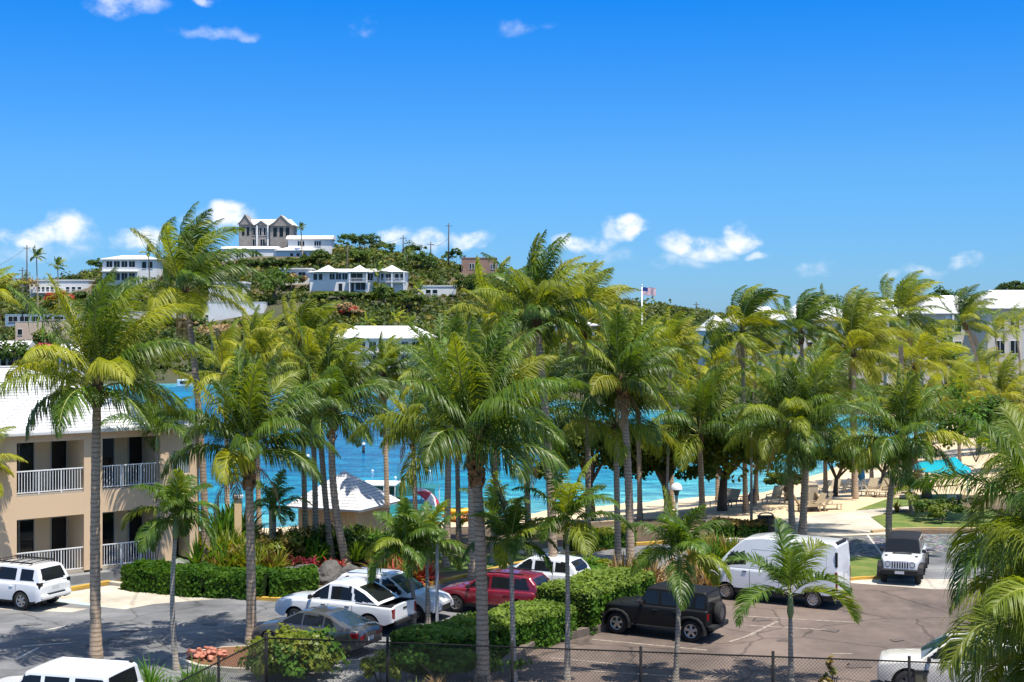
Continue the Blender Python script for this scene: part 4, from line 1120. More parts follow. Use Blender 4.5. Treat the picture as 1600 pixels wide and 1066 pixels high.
# --- larger body-on-frame wagon with rack
S = suv_spec(4.83, 1.92, 1.80, .39, 1.02); S.update(dict(eb=.25, bmin=.92, spokes=6, clad=.38, rim=AL, handlemat=M['white_paint']))
h = lambda z: z * 1.80 / 1.68
S['gh'] = [(-2.36, h(1.04)), (-2.27, h(1.30)), (-2.10, h(1.60)), (-1.9, h(1.65)), (-.3, 1.80), (.25, h(1.64)), (.62, h(1.40)), (1.12, h(1.02))]
S['wins'] = [(-2.02, -1.30, -1.92, -1.30, .12, .80), (-1.10, -.16, -1.10, -.16, .10, .82), (-.05, .92, -.05, .2, .10, .82)]
S['rear_win'] = (-2.08, h(1.10), h(1.56)); S['rear'] = [('number_plate', M['plate'], -.2, .2, .80, .92)]
S['boxes'] = [('tail_lamp', M['car_glass'], (-2.39, y0, .92), (-2.20, y1, 1.16), .02) for y0, y1 in ((.70, .905), (-.905, -.70))] + \
  [('roof_rack', TR, (-1.75, y - .03, 1.84), (.35, y + .03, 1.90), .015) for y in (-.62, .62)] + [('rack_bar', TR, (x - .04, -.62, 1.86), (x + .04, .62, 1.885), .01) for x in (-1.6, -1.1, -.6, -.1, .3)] + \
  [('rear_bumper', M['white_paint'], (-2.50, -.86, .48), (-2.34, .86, .66), .05), ('tow_hitch', TR, (-2.52, -.07, .36), (-2.3, .07, .46), .01), ('bumper_trim', TR, (-2.505, -.5, .655), (-2.36, .5, .69), .01)]
car('suv', 'white tall wagon with black roof rack beside the beige building', 'car', place(35, 954, A(180 - 24), -1.43, 1.92, 1), A(180 - 24), S, M['white_paint'])
# --- second pale off-roader behind the fence at the bottom right
S = suv_spec(4.7, 1.9, 1.84, .42, 1.06); S.update(dict(er=.6, emin=.84, spokes=6, rim=M['dark_alloy'], Ra=.52, clad=.45))
h = lambda z: z * 1.84 / 1.68
S['top'] = [(-2.35, h(.9)), (-2.3, h(1.05)), (0, h(1.05)), (.8, h(1.05)), (1.2, h(1.05)), (2.0, h(.99)), (2.25, h(.93)), (2.35, h(.80))]
car('suv', 'white off-road wagon behind the chain-link fence at the bottom right', 'car', (*G(1492, 1084, 0)[:2], .02), A(180 - 16), S, pmat('cream_car_paint', (.68, .64, .56), (.64, .60, .52), 1, .3, coat=1.0))
# --- pickup
PK = dict(L=5.3, W=1.90, zs=.42, r=.39, ax=(-1.62, 1.62), Ra=.47, er=.6, eb=.12, emin=.80, bmin=.96, tuck=.965, shoulder=.03, crown=.04, belt=1.14, wb=.85, wr=.68,
          top=[(-2.65, 1.10), (-.9, 1.14), (.9, 1.14), (1.3, 1.13), (2.3, 1.06), (2.55, .98), (2.65, .80)],
          gh=[(-2.0, 1.15), (-1.35, 1.55), (-.78, 1.78), (-.3, 1.83), (.2, 1.80), (.65, 1.55), (1.25, 1.14)],
          wins=[(-1.95, -.98, -.98, -.84, .08, .84), (-.84, .10, -.78, .10, .10, .82), (.18, 1.05, .18, .32, .10, .82)],
          screen=(.3, 1.2, 1.74), rear_win=(-.9, 1.22, 1.70), seams=[-.90, .14, 1.05], handles=[-.68, .36], handlemat=TR, mirror=(.92, 1.26), spokes=6, bed=(-2.55, -1.0, .78),
          front=[('head_lamp', M['lamp_clear'], .5, .76, .78, .98), ('grille', TR, -.48, .48, .62, .95)],
          rear=[('tail_lamp', M['lamp_red'], .74, .92, .66, 1.02), ('number_plate', M['plate'], -.2, .2, .55, .66)],
          boxes=[('rear_bumper', TR, (-2.78, -.85, .45), (-2.64, .85, .60), .03), ('tailgate_handle', TR, (-2.668, -.14, .93), (-2.64, .14, 1.0), .005),
                 ('tail_lamp', M['lamp_red'], (-2.655, .875, .72), (-2.48, .925, 1.04), .01), ('tail_lamp', M['lamp_red'], (-2.655, -.925, .72), (-2.48, -.875, 1.04), .01)])
car('pickup_truck', 'white double-cab pickup truck with black cargo bed', 'truck', place(578, 993, A(180 - 24), -1.62, 1.90, 1), A(180 - 24), PK, M['white_paint'])
# --- sedan
SD = dict(L=4.7, W=1.80, zs=.26, r=.325, ax=(-1.32, 1.42), er=.8, eb=.6, emin=.70, bmin=.80, tuck=.95, shoulder=.06, crown=.06, belt=.93, wb=.82, wr=.60, clad=.30,
          top=[(-2.35, .78), (-2.28, .94), (-2.1, 1.0), (-1.6, .98), (-.5, .94), (.75, .92), (1.2, .92), (1.9, .80), (2.35, .58)],
          gh=[(-2.0, .985), (-1.6, 1.12), (-1.12, 1.32), (-.7, 1.41), (-.1, 1.44), (.3, 1.39), (.75, 1.17), (1.25, .92)],
          wins=[(-1.45, -.86, -.95, -.86, .12, .80), (-.80, .0, -.80, .0, .10, .80), (.06, .98, .06, .35, .10, .80)], screen=(.3, .97, 1.36), rear_win=(-.95, 1.03, 1.38), seams=[-.84, .03, .95], handles=[-.60, .24],
          mirror=(.82, 1.0), mirrormat=M['grey_paint'], spokes=10, handlemat=M['chrome'], rglass=glassmat('rear_screen_glass', (.02, .04, .07)),
          front=[('head_lamp', M['lamp_clear'], .4, .66, .5, .6)],
          rear=[('tail_lamp', M['lamp_red'], .34, .74, .66, .86), ('number_plate', M['plate'], -.2, .2, .56, .70)],
          boxes=[('tail_lamp', M['lamp_red'], (-2.30, y0, .70), (-1.98, y1, .90), .03) for y0, y1 in ((.66, .842), (-.842, -.66))])
car('sedan', 'grey saloon car with red tail lamps behind the lime shrub', 'car', place(522, 1027, A(180 - 27), -1.32, 1.80, 1), A(180 - 27), SD, M['grey_paint'])
# ------------------------------------------------------------------ beige building on the left
M['stucco'] = pmat('beige_stucco', (.66, .485, .32), (.61, .445, .29), 1.5, .92, .12, 40, c3=(.63, .46, .30))
M['stucco_in'] = pmat('balcony_stucco', (.66, .53, .35), (.60, .48, .31), 1.5, .92, .12, 40)
M['white_metal'] = pmat('white_railing_paint', (.74, .75, .75), (.66, .67, .68), 3, .45)
M['white_wall'] = pmat('white_render', (.74, .73, .71), (.66, .65, .62), .5, .9, .1, 6)
M['roof_white'] = pmat('white_roof_coating', (.70, .69, .67), (.60, .59, .57), .8, .8, .15, 8)
M['win_dark'] = glassmat('dark_window_glass', (.010, .013, .014), .03)
M['win_teal'] = glassmat('teal_window_glass', (.02, .07, .08), .05)
M['frame_grey'] = pmat('window_frame', (.40, .40, .39), None, 3, .5)
M['gutter'] = pmat('gutter_metal', (.60, .60, .58), (.52, .52, .50), 2, .5)
M['floor_tile'] = pmat('balcony_floor', (.35, .31, .26))

def shingle_material():
    m, n, l, p = newmat('white_roof_shingles')
    uv = n.new('ShaderNodeUVMap'); b = n.new('ShaderNodeTexBrick')
    b.inputs['Scale'].default_value = 1.0; b.inputs['Brick Width'].default_value = .30; b.inputs['Row Height'].default_value = .30
    b.inputs['Mortar Size'].default_value = .012; b.inputs['Color1'].default_value = (.66, .66, .665, 1); b.inputs['Color2'].default_value = (.56, .56, .57, 1)
    b.inputs['Mortar'].default_value = (.26, .26, .27, 1); l.new(uv.outputs[0], b.inputs['Vector'])
    l.new(b.outputs['Color'], p.inputs['Base Color']); p.inputs['Roughness'].default_value = .8
    return m
M['shingle'] = shingle_material()

def shingle_roof(name, quads, mat, parent, course=.30, step=.022):
    """roof planes laid as overlapping courses; each quad = (eave_a, eave_b, top_b, top_a)"""
    me = bpy.data.meshes.new(name); bm = bmesh.new(); uvl = bm.loops.layers.uv.new('UVMap')
    for (a, b, c, d) in quads:
        a, b, c, d = map(Vector, (a, b, c, d)); e = (b - a).normalized(); nn = (b - a).cross(d - a).normalized()
        if nn.z < 0: nn = -nn
        up = nn.cross(e); H = (d - a).dot(up); n = max(2, int(H / course))
        for i in range(n):
            t0, t1 = i / n, (i + 1) / n
            p = [a.lerp(d, t0) + nn * step, b.lerp(c, t0) + nn * step, b.lerp(c, t1) + nn * .004, a.lerp(d, t1) + nn * .004]
            q = [a.lerp(d, t0) + nn * .0, b.lerp(c, t0) + nn * .0]
            for vs in (p, [q[0], q[1], p[1], p[0]]):
                vv = [bm.verts.new(x) for x in vs]
                try: f = bm.faces.new(vv)
                except ValueError: continue
                for lp in f.loops: lp[uvl].uv = ((lp.vert.co - a).dot(e) + .15 * (i % 2), (lp.vert.co - a).dot(up) * .3 * n / H)
    bm.to_mesh(me); bm.free(); me.materials.append(mat)
    return link(bpy.data.objects.new(name, me), parent)

A0 = Vector((-19.46, 63.7, 0)); yaw = math.atan2(.63, .777)
B = thing('beige_building', 'two-storey beige stucco building with white railings and white shingle hip roof', 'building', A0, yaw)
def bb(name, mat, lo, hi, bevel=0.0, par=None): return MB().box2(lo, hi).build(name, mat, par or B, bevel=bevel)
XL, XR, DEP = -16.0, 5.78, 13.0
Z = dict(f1=.5, t1=3.05, f2=4.10, t2=6.42, e=6.72)
bays = [(-10.9, -7.9), (-7.0, -4.0), (-2.95, .10), (.97, 3.81)]
# facade: piers, spandrels
edges = [XL] + [v for b in bays for v in b] + [XR]
for i in range(0, len(edges), 2):
    if i == len(edges) - 2: break
    bb('wall', M['stucco'], (edges[i], 0, .5), (edges[i + 1], .25, Z['e']))
for (a, b) in bays:
    bb('wall', M['stucco'], (a, .004, Z['t1']), (b, .246, Z['f2'] - .05)); bb('wall', M['stucco'], (a, .004, Z['t2']), (b, .246, Z['e']))
    bb('balcony_floor', M['floor_tile'], (a, .02, Z['f2'] - .05), (b, 1.9, Z['f2'])); bb('balcony_floor', M['floor_tile'], (a - .001, .02, .4), (b + .001, 1.9, .5))
    for zf, zt_, up in ((Z['f1'], Z['t1'], 0), (Z['f2'], Z['t2'], 1)):
        bb('balcony_wall', M['stucco_in'], (a - .3, 1.9, zf), (b + .3, 2.05, zf + 2.95 if not up else Z['e']))
        bb('balcony_ceiling', M['stucco_in'], (a - .2, .25, zt_ + .25), (b + .2, 1.9, zt_ + .30))
        bb('balcony_side', M['stucco_in'], (a - .15, .25, zf), (a, 1.9, zt_ + .25)); bb('balcony_side', M['stucco_in'], (b, .25, zf), (b + .15, 1.9, zt_ + .25))
        # sliding door, plain wall, single door
        w = b - a
        for (u0, u1) in ((.04, .24), (.26, .47), (.74, .97)):
            x0, x1 = a + u0 * w, a + u1 * w; d = bb('glass_door', M['win_dark'], (x0, 1.86, zf + .04), (x1, 1.895, zf + 2.25))
            fr = MB()
            for (p, q) in (((x0 - .05, zf), (x0, zf + 2.32)), ((x1, zf), (x1 + .05, zf + 2.32)), ((x0, zf + 2.25), (x1, zf + 2.32))):
                fr.box2((p[0], 1.84, p[1]), (q[0], 1.898, q[1]))
            fr.build('door_frame', M['frame_grey'], d)
        rl = MB(); rl.box2((a, .08, zf + 1.02), (b, .14, zf + 1.07)); rl.box2((a, .09, zf + .08), (b, .13, zf + .12))
        nb = int(w / .125)
        for i in range(1, nb): rl.box((a + w * i / nb, .11, zf + .57), (.028, .028, .93))
        for i in (1, 2): rl.box((a + w * i / 3, .11, zf + .5), (.05, .05, 1.0))
        rl.build('railing', M['white_metal'], B)
# stair end of the facade
bb('wall', M['stucco'], (3.81, 0, .5), (4.42, .25, Z['e'])); bb('wall', M['stucco'], (5.30, 0, .5), (XR, .25, Z['e']))
bb('wall', M['stucco'], (4.42, .004, 3.0), (5.30, .246, 4.55)); bb('wall', M['stucco'], (4.42, .004, 5.65), (5.30, .246, Z['e']))
bb('door', M['win_dark'], (4.42, 1.2, .5), (5.30, 1.25, 3.0)); bb('passage_side', M['stucco_in'], (5.30, .25, .5), (5.38, 1.25, 3.0)); bb('passage_side', M['stucco_in'], (4.34, .25, .5), (4.42, 1.25, 3.0))
wn_ = bb('window', M['win_teal'], (4.42, .10, 4.55), (5.30, .14, 5.65)); m = MB()
for i in range(8): m.box((4.48 + i * .108, .06, 5.10), (.025, .025, 1.1))
m.build('window_bars', M['white_metal'], wn_)
# other walls, plinth, roof
bb('side_wall', M['stucco'], (XR - .25, .25, .5), (XR, DEP, Z['e'])); bb('rear_wall', M['stucco'], (XL, DEP - .25, .5), (XR - .25, DEP, Z['e'])); bb('side_wall', M['stucco'], (XL, .25, .5), (XL + .25, DEP - .25, Z['e']))
bb('plinth', M['concrete_grey'], (XL - .3, -.55, -.3), (XR + .3, DEP, .40)); bb('soffit', M['stucco_in'], (XL - .28, -.28, Z['e']), (XR + .28, DEP + .28, Z['e'] + .06))
x0, x1, y0, y1, ze = XL - .32, XR + .32, -.32, DEP + .32, Z['e'] + .16; hr = (y1 - y0) / 2; zr = ze + hr * math.tan(math.radians(21.5)); ym = (y0 + y1) / 2
shingle_roof('roof', [((x0, y0, ze), (x1, y0, ze), (x1 - hr, ym, zr), (x0 + hr, ym, zr)), ((x1, y0, ze), (x1, y1, ze), (x1 - hr, ym, zr), (x1 - hr, ym, zr)),
                      ((x1, y1, ze), (x0, y1, ze), (x0 + hr, ym, zr), (x1 - hr, ym, zr)), ((x0, y1, ze), (x0, y0, ze), (x0 + hr, ym, zr), (x0 + hr, ym, zr))], M['shingle'], B)
bb('gutter', M['gutter'], (x0, y0 - .08, ze - .13), (x1, y0 + .02, ze + .012), .02); bb('fascia', M['stucco_in'], (x1 - .04, y0 + .03, ze - .13), (x1, y1, ze - .002))
cap = MB(); cap.bar((x1, y0, ze + .03), (x1 - hr, ym, zr + .04), .22, .05); cap.bar((x0 + hr, ym, zr + .04), (x1 - hr, ym, zr + .04), .22, .05); cap.build('ridge_cap', M['roof_white'], B)

# ------------------------------------------------------------------ peach beach hut
M['peach'] = pmat('peach_boards', (.86, .62, .35), (.80, .57, .31), 3, .85, .1, 20)
hc = D(538, HY, 79.5); hz = tz(hc.x, hc.y)
Hh = thing('beach_hut', 'peach timber hut with white pyramid shingle roof', 'hut', (hc.x, hc.y, hz), A(-24))
a = 1.86; eh = 1.52 - hz
for k, (ux, uy, vx, vy) in enumerate(((1, 0, 0, -1), (0, 1, 1, 0), (-1, 0, 0, 1), (0, -1, -1, 0))):
    n = 22; wmb = MB(); w = 2 * a / n
    for i in range(n):
        c = -a + (i + .5) * w; M3 = Matrix(((ux, vx, 0), (uy, vy, 0), (0, 0, 1)))
        wmb.box(M3 @ Vector((c, a - .02, eh / 2)), (w - .014, .05, eh), M3)
    wmb.build('board_wall', M['peach'], Hh)
bx = MB(); bx.box((0, 0, eh / 2), (2 * a - .1, 2 * a - .1, eh - .02)); bx.build('inner_wall', M['fibre'], Hh)
q = a + .5; ap = (0, 0, eh + 1.85); cn = [(-q, -q, eh), (q, -q, eh), (q, q, eh), (-q, q, eh)]
shingle_roof('roof', [(cn[i], cn[(i + 1) % 4], ap, ap) for i in range(4)], M['shingle'], Hh, .22)
sf = MB(); sf.box2((-q + .02, -q + .02, eh - .10), (q - .02, q - .02, eh - .004)); sf.build('fascia', M['white_metal'], Hh)

# ------------------------------------------------------------------ houses on the hill
FOOT = []      # (x0, x1, y0, y1) pixel boxes + distance: lots kept clear of scrub
M['grey_stone'] = pmat('grey_stone_wall', (.30, .27, .24), (.20, .18, .165), .9, .95, .3, 6)
M['pink_stone'] = pmat('pink_stone_wall', (.36, .22, .165), (.27, .165, .13), .8, .95, .3, 6)
M['peach_wall'] = pmat('pale_pink_render', (.62, .46, .35), (.56, .41, .30), .5, .9)
M['blue_rail'] = pmat('blue_grey_paint', (.20, .30, .38), (.30, .38, .44), 1, .7)
M['taupe_wall'] = pmat('taupe_render', (.58, .52, .44), (.53, .47, .395), .5, .9)
M['pale_blue'] = pmat('pale_blue_render', (.45, .58, .64), (.40, .53, .60), .5, .9)

def hip(m, x0, x1, y0, y1, z, h, rx=None):
    """hip roof solid; rx = ridge inset at both ends (0 = gable)"""
    k = len(m.v); ym = (y0 + y1) / 2; rx = (y1 - y0) / 2 if rx is None else rx
    if x1 - x0 < 2 * rx: rx = (x1 - x0) / 2 - .01
    m.v += [Vector(p) for p in ((x0, y0, z), (x1, y0, z), (x1, y1, z), (x0, y1, z), (x0 + rx, ym, z + h), (x1 - rx, ym, z + h))]
    m.f += [(k, k+1, k+5, k+4), (k+1, k+2, k+5), (k+2, k+3, k+4, k+5), (k+3, k, k+4), (k+3, k+2, k+1, k)]
    return m

def house(name, label, x0, x1, ytop, ybase, depth, wall, roof, wins, yaw=0.0, deep=8.0, roofh=None, rx=None, flat=False, over=.6, cat='house', barrel=False, d=None, balc=[], roofmat=None, gnd=3.0):
    """box house sized from its outline; wins = (u0,u1,v0,v1) fractions of the facade (v up from the base)"""
    xc = (x0 + x1) / 2; dd = d or hit(xc, ybase); s = dd / F; w = (x1 - x0) * s; h = (ybase - ytop) * s
    FOOT.append((x0 - 2, x1 + 2, ytop - 2, ybase + 1, dd, deep))
    o = thing(name, label, cat, D(xc, ybase, dd), yaw)
    b = MB().box2((-w / 2, 0, -gnd), (w / 2, deep, h)); b.build('wall', wall, o)
    for (u0, u1, v0, v1) in wins:
        xa, xb, za, zb_ = -w / 2 + u0 * w, -w / 2 + u1 * w, v0 * h, v1 * h
        wd = MB().box2((xa, -.03, za), (xb, .05, zb_)).build('window', M['win_dark'], o)
        fm = MB(); t = .07
        fm.box2((xa - t, -.07, za - t), (xa, .04, zb_ + t)); fm.box2((xb, -.07, za - t), (xb + t, .04, zb_ + t)); fm.box2((xa, -.07, zb_), (xb, .04, zb_ + t)); fm.box2((xa - t, -.12, za - t - .05), (xb + t, .04, za - t + .01))
        if xb - xa > 1.3: fm.box2(((xa + xb) / 2 - .035, -.065, za), ((xa + xb) / 2 + .035, .03, zb_))
        fm.build('window_frame', M['white_metal'], wd)
    for (u0, u1, v) in balc:
        xa, xb, zz = -w / 2 + u0 * w, -w / 2 + u1 * w, v * h
        m = MB(); m.box2((xa, -1.5, zz - .18), (xb, -.002, zz)); m.build('balcony', M['white_wall'], o)
        m = MB(); m.box2((xa, -1.5, zz + .85), (xb, -1.42, zz + .95))
        for i in range(int((xb - xa) / .35) + 1): m.box((xa + .04 + i * .35, -1.46, zz + .42), (.06, .06, .85))
        m.build('balcony_railing', M['white_metal'], o)
    rm = roofmat or M['roof_white']
    if barrel:
        m = MB(); n = 10; hh = roofh or 1.2
        for i in range(n):
            a0, a1 = math.pi * i / n, math.pi * (i + 1) / n
            m.poly([(-w / 2 - over, deep / 2 - math.cos(a0) * (deep / 2 + over), h + hh * math.sin(a0)), (w / 2 + over, deep / 2 - math.cos(a0) * (deep / 2 + over), h + hh * math.sin(a0)),
                    (w / 2 + over, deep / 2 - math.cos(a1) * (deep / 2 + over), h + hh * math.sin(a1)), (-w / 2 - over, deep / 2 - math.cos(a1) * (deep / 2 + over), h + hh * math.sin(a1))])
        for sx in (-w / 2 - over, w / 2 + over): m.poly([(sx, deep / 2 - math.cos(math.pi * i / n) * (deep / 2 + over), h + hh * math.sin(math.pi * i / n)) for i in range(n + 1)])
        m.build('roof', rm, o)
    elif flat:
        m = MB(); m.box2((-w / 2 - over, -over, h + .002), (w / 2 + over, deep + over, h + (roofh or .35))); m.build('roof', rm, o)
    else:
        m = MB(); hip(m, -w / 2 - over, w / 2 + over, -over, deep + over, h + .004, roofh or 1.6, rx); m.build('roof', rm, o)
        m = MB(); m.box2((-w / 2 - over, -over - .05, h - .16), (w / 2 + over, -over + .12, h + .002)); m.build('fascia', M['white_metal'], o)
    return o, w, h, dd

def row(n, u0, u1, v0, v1, gap=.3):
    st = (u1 - u0) / n; return [(u0 + st * (i + gap / 2), u0 + st * (i + 1 - gap / 2), v0, v1) for i in range(n)]

# hilltop villa: grey stone, several pale roofs
o, w, h, dd = house('hilltop_villa', 'grey stone villa with pale curved roofs on the hilltop', 376, 457, 351, 386, 0, M['grey_stone'], None, row(4, .05, .55, .52, .86) + row(2, .60, .74, .5, .9) + row(2, .80, .97, .5, .92, .2) + row(3, .05, .5, .05, .35, .4), deep=9, d=424, roofh=1.9, rx=1.5, over=.4, gnd=6)
buff = pmat('buff_roof', (.50, .46, .40), (.42, .39, .34), .6, .85)
def front_gable(par, x0, x1, y0, y1, z, h, wallmat, roofmat, curve=.25):
    """gable facing the camera with swept eaves: front wall piece plus two roof slopes"""
    xm = (x0 + x1) / 2; prof = [(x0, z), (x0 + (xm - x0) * .45, z + h * (.45 - curve * .4)), (xm, z + h), (x1 - (x1 - xm) * .45, z + h * (.45 - curve * .4)), (x1, z)]
    m = MB(); m.poly([(x, y0 + .25, zz) for x, zz in prof]); m.build('gable_wall', wallmat, par)
    m = MB()
    for (a, b) in zip(prof[:-1], prof[1:]): m.poly([(a[0], y0, a[1] + .12), (b[0], y0, b[1] + .12), (b[0], y1, b[1] + .12), (a[0], y1, a[1] + .12)]); m.poly([(a[0], y0, a[1] - .1), (b[0], y0, b[1] - .1), (b[0], y0, b[1] + .12), (a[0], y0, a[1] + .12)])
    m.build('gable_roof', roofmat, par)
MB().box2((-w / 2 - .3, -1.1, -3), (-w / 2 + w * .22, -.002, h - .1)).build('wing_wall', M['grey_stone'], o)
for u in (.04, .13): MB().box2((-w / 2 + u * w, -1.16, h * .5), (-w / 2 + (u + .05) * w, -1.105, h * .88)).build('window', M['win_dark'], o)
front_gable(o, -w / 2 - .7, -w / 2 + w * .25, -1.7, 6, h - .1, 3.0, M['grey_stone'], M['grey_stone'])
front_gable(o, -w / 2 + w * .28, -w / 2 + w * .52, -.7, 5, h - .1, 1.3, M['grey_stone'], M['roof_white'], .1)
front_gable(o, w * .05, w * .5 + .6, -1.6, 7, h - .5, 3.2, M['grey_stone'], buff)
m = MB(); m.box2((w * .08, -.9, -3), (w * .5 - .15, -.002, h - .55)); m.build('bay_wall', M['grey_stone'], o)
for i in range(3):
    u = w * (.14 + .12 * i); wd = MB().box2((u, -.96, h * .45), (u + w * .07, -.905, h * .86)).build('window', M['win_dark'], o)
for u in (-.40, -.18, .03, .47): MB().box2((w * u - .25, -.5, -3), (w * u + .25, -.03, h - .2)).build('pilaster', M['white_wall'], o)
house('hill_house', 'long white house with barrel roof right of the hilltop villa', 450, 518, 374, 389, 0, M['white_wall'], None, row(3, .22, .38, .3, .8, .25) + row(3, .60, .76, .3, .8, .25), barrel=True, roofh=1.3, d=418, deep=7, over=.5)
o, w, h, dd = house('hill_house', 'white house with small arched porch below the hilltop villa', 347, 432, 389, 405, 0, M['white_wall'], None, row(2, .02, .14, .1, .8) + row(3, .26, .40, .15, .8, .3) + row(2, .54, .66, .05, .85), barrel=True, roofh=.9, d=413, deep=7, over=.3)
house('hill_house', 'pale blue low gabled house below the barrel roofed house', 432, 486, 391, 403, 0, M['pale_blue'], None, row(3, .35, .9, .2, .6, .5), roofh=1.3, rx=4.5, d=413, deep=7)
# long white house with three hips
o, w, h, dd = house('hill_villa', 'long white two-storey villa with white hipped roofs on mid slope', 484, 634, 425, 456, 0, M['white_wall'], None,
    row(2, .03, .14, .60, .90) + row(3, .20, .40, .62, .92, .2) + [(.43, .55, .55, .93)] + [(.60, .66, .58, .92)] + row(2, .70, .86, .60, .90) + row(2, .88, .99, .60, .9) + [(.30, .34, .02, .42), (.40, .46, .02, .45), (.48, .58, .10, .45), (.68, .74, .08, .40)],
    roofh=1.0, deep=10, d=374, balc=[(.40, .60, .50), (.66, 1.0, .50)])
for (u0, u1) in ((.06, .30), (.40, .62), (.72, .98)):
    m = MB(); hip(m, -w / 2 + u0 * w, -w / 2 + u1 * w, -1.6, 7, h + .02, 1.9); m.build('hip_roof', M['roof_white'], o)
for u in (.42, .60, .74, .86, .985): MB().box2((-w / 2 + u * w - .18, -1.45, -2), (-w / 2 + u * w + .18, -1.1, h)).build('column', M['white_metal'], o)
house('hill_house', 'low white annex with flat roof left of the long villa', 440, 484, 421, 446, 0, M['white_wall'], None, row(2, .12, .5, .6, .82) + row(1, .55, .9, .6, .82), flat=True, d=381, deep=7)
house('hill_house', 'white two-storey house with hipped roof on the left ridge', 160, 244, 405, 447, 0, M['white_wall'], None, row(4, .06, .62, .70, .92, .22) + row(4, .06, .62, .22, .48, .22) + row(2, .72, .95, .66, .9), roofh=1.3, d=399, deep=9, balc=[(0, .66, .55)])
house('hill_house', 'low white flat-roofed house at the far left slope', 46, 138, 439, 458, 0, M['white_wall'], None, row(5, .12, .5, .12, .5, .35) + row(3, .6, .9, .12, .5, .4), flat=True, d=407, deep=8, over=.2, balc=[(.05, .95, .04)])
house('hill_house', 'small white house with three square windows above the white wall', 326, 383, 443, 474, 0, M['white_wall'], None, row(3, .22, .98, .55, .80, .45), roofh=.5, flat=True, over=.25, d=371, deep=7)
house('hill_house', 'brown stone box house with arched windows on the right slope', 721, 776, 404, 432, 0, M['pink_stone'], None, row(3, .22, .44, .42, .72, .3) + row(3, .82, .98, .40, .68, .3), flat=True, roofh=.3, over=.1, d=414, deep=9, roofmat=M['pink_stone'])
house('hill_house', 'white terraced house below the long villa', 652, 712, 448, 460, 0, M['white_wall'], None, row(2, .2, .55, .1, .6, .3), flat=True, d=374, deep=5, over=.15)
house('white_retaining_house', 'long bare white wall house above the shore bank', 308, 412, 473, 497, 0, M['white_wall'], None, [(.12, .17, .02, .2)], flat=True, over=.05, roofh=.2, d=358, deep=6)
house('shore_condo', 'white shore condominium with pale roof seen between the palms', 520, 678, 528, 574, 0, M['taupe_wall'], None, row(9, .02, .98, .56, .86, .35) + row(9, .02, .98, .08, .40, .35), roofh=2.6, d=306, deep=9, balc=[(.0, 1.0, .50), (0, 1, .03)])
o, w, h, dd = house('shore_house', 'pale pink house with round arched windows at the left shore', 60, 108, 501, 530, 0, M['peach_wall'], None, [], flat=True, over=.1, roofh=.25, d=353, deep=8, roofmat=M['peach_wall'])
for u in (.14, .66):
    pts = [(-w / 2 + (u + .10 * math.cos(t)) * w, h * .42 + math.sin(t) * h * .26) for t in [math.pi * 2 * i / 16 for i in range(16)]]
    MB().poly([(x, -.03, z) for x, z in pts]).build('round_window', pmat('arch_window', (.10, .075, .06)), o)
house('shore_house', 'beige block house with blue railed terrace at far left', 24, 60, 503, 532, 0, M['peach_wall'], None, [(.1, .3, .3, .6)], flat=True, over=.05, roofh=.1, d=353, deep=8)
o, w, h, dd = house('shore_terrace', 'blue grey railed terrace wall behind the pink house', 8, 122, 492, 504, 0, M['blue_rail'], None, row(6, .03, .97, .1, .8, .2), flat=True, over=.05, roofh=.12, d=371, deep=6, roofmat=M['pale_blue'])
house('shore_house', 'white gabled waterfront house at the far left edge', -60, 36, 548, 580, 0, M['peach_wall'], None, row(4, .50, .98, .1, .65, .3), roofh=2.2, rx=0, d=322, deep=8, over=.8)
house('shore_house', 'white waterfront veranda house beside the left palm', 92, 134, 553, 580, 0, M['white_wall'], None, row(3, .05, .95, .15, .7, .25), roofh=2.2, rx=0, d=320, deep=8, over=.6)
house('shore_house', 'white house with pale roof beyond the centre palms', 868, 932, 508, 522, 0, M['white_wall'], None, row(3, .2, .9, .2, .7, .4), roofh=1.3, d=326, deep=8)
for (x0, x1, y0, y1, lab) in ((184, 312, 488, 498, 'grey railed garden wall left of the tall palm'), (412, 470, 478, 492, 'white garden wall right of the bare white house')):
    o, w, h, dd = house('garden_wall', lab, x0, x1, y0, y1, 0, M['taupe_wall'], None, [], flat=True, over=.06, roofh=.12, d=364, deep=.5, cat='wall')

# condominium row on the right
CON = [(1110, 1145, 517, 560, 246, 'white gabled end block of the condominium row, leftmost'), (1150, 1236, 505, 560, 241, 'pale condominium block behind the swept palm'), (1238, 1336, 500, 560, 231, 'pale condominium block in the middle of the row'),
       (1338, 1440, 494, 560, 231, 'taupe condominium block with teal windows'), (1442, 1540, 489, 566, 226, 'taupe condominium block with white window bays'), (1541, 1700, 481, 570, 221, 'taupe condominium block at the right edge')]
for i, (x0, x1, yt, yb, dd, lab) in enumerate(CON):
    wins = []
    for v in (.62, .20): wins += row(2, .05, .35, v, v + .22, .4) + row(1, .50, .62, v, v + .22, .1) + row(1, .82, .95, v, v + .22, .1)
    o, w, h, _ = house('condominium', lab, x0, x1, yt, yb, 0, M['taupe_wall'] if i > 1 else M['white_wall'], None, wins, yaw=A(4), deep=11, d=dd, roofh=2.9, rx=3.0, over=.5, cat='building', gnd=8)
    for u in (.45, .78): 
        b = MB().box2((-w / 2 + u * w, -.5, -4), (-w / 2 + (u + .03) * w, -.02, h - .3)).build('white_fin', M['white_metal'], o)
    MB().box2((-w / 2 + .36 * w, -.06, h * .1), (-w / 2 + .44 * w, -.01, h * .95)).build('white_panel', M['white_metal'], o)
    MB().box2((-w / 2 + .38 * w, -.10, h * .55), (-w / 2 + .42 * w, -.065, h * .85)).build('window', M['win_teal'], o)
    MB().box2((w / 2 - .02 * w, -.25, -4), (w / 2 + .04 * w, .6, h - .1)).build('downpipe_casing', M['white_metal'], o)

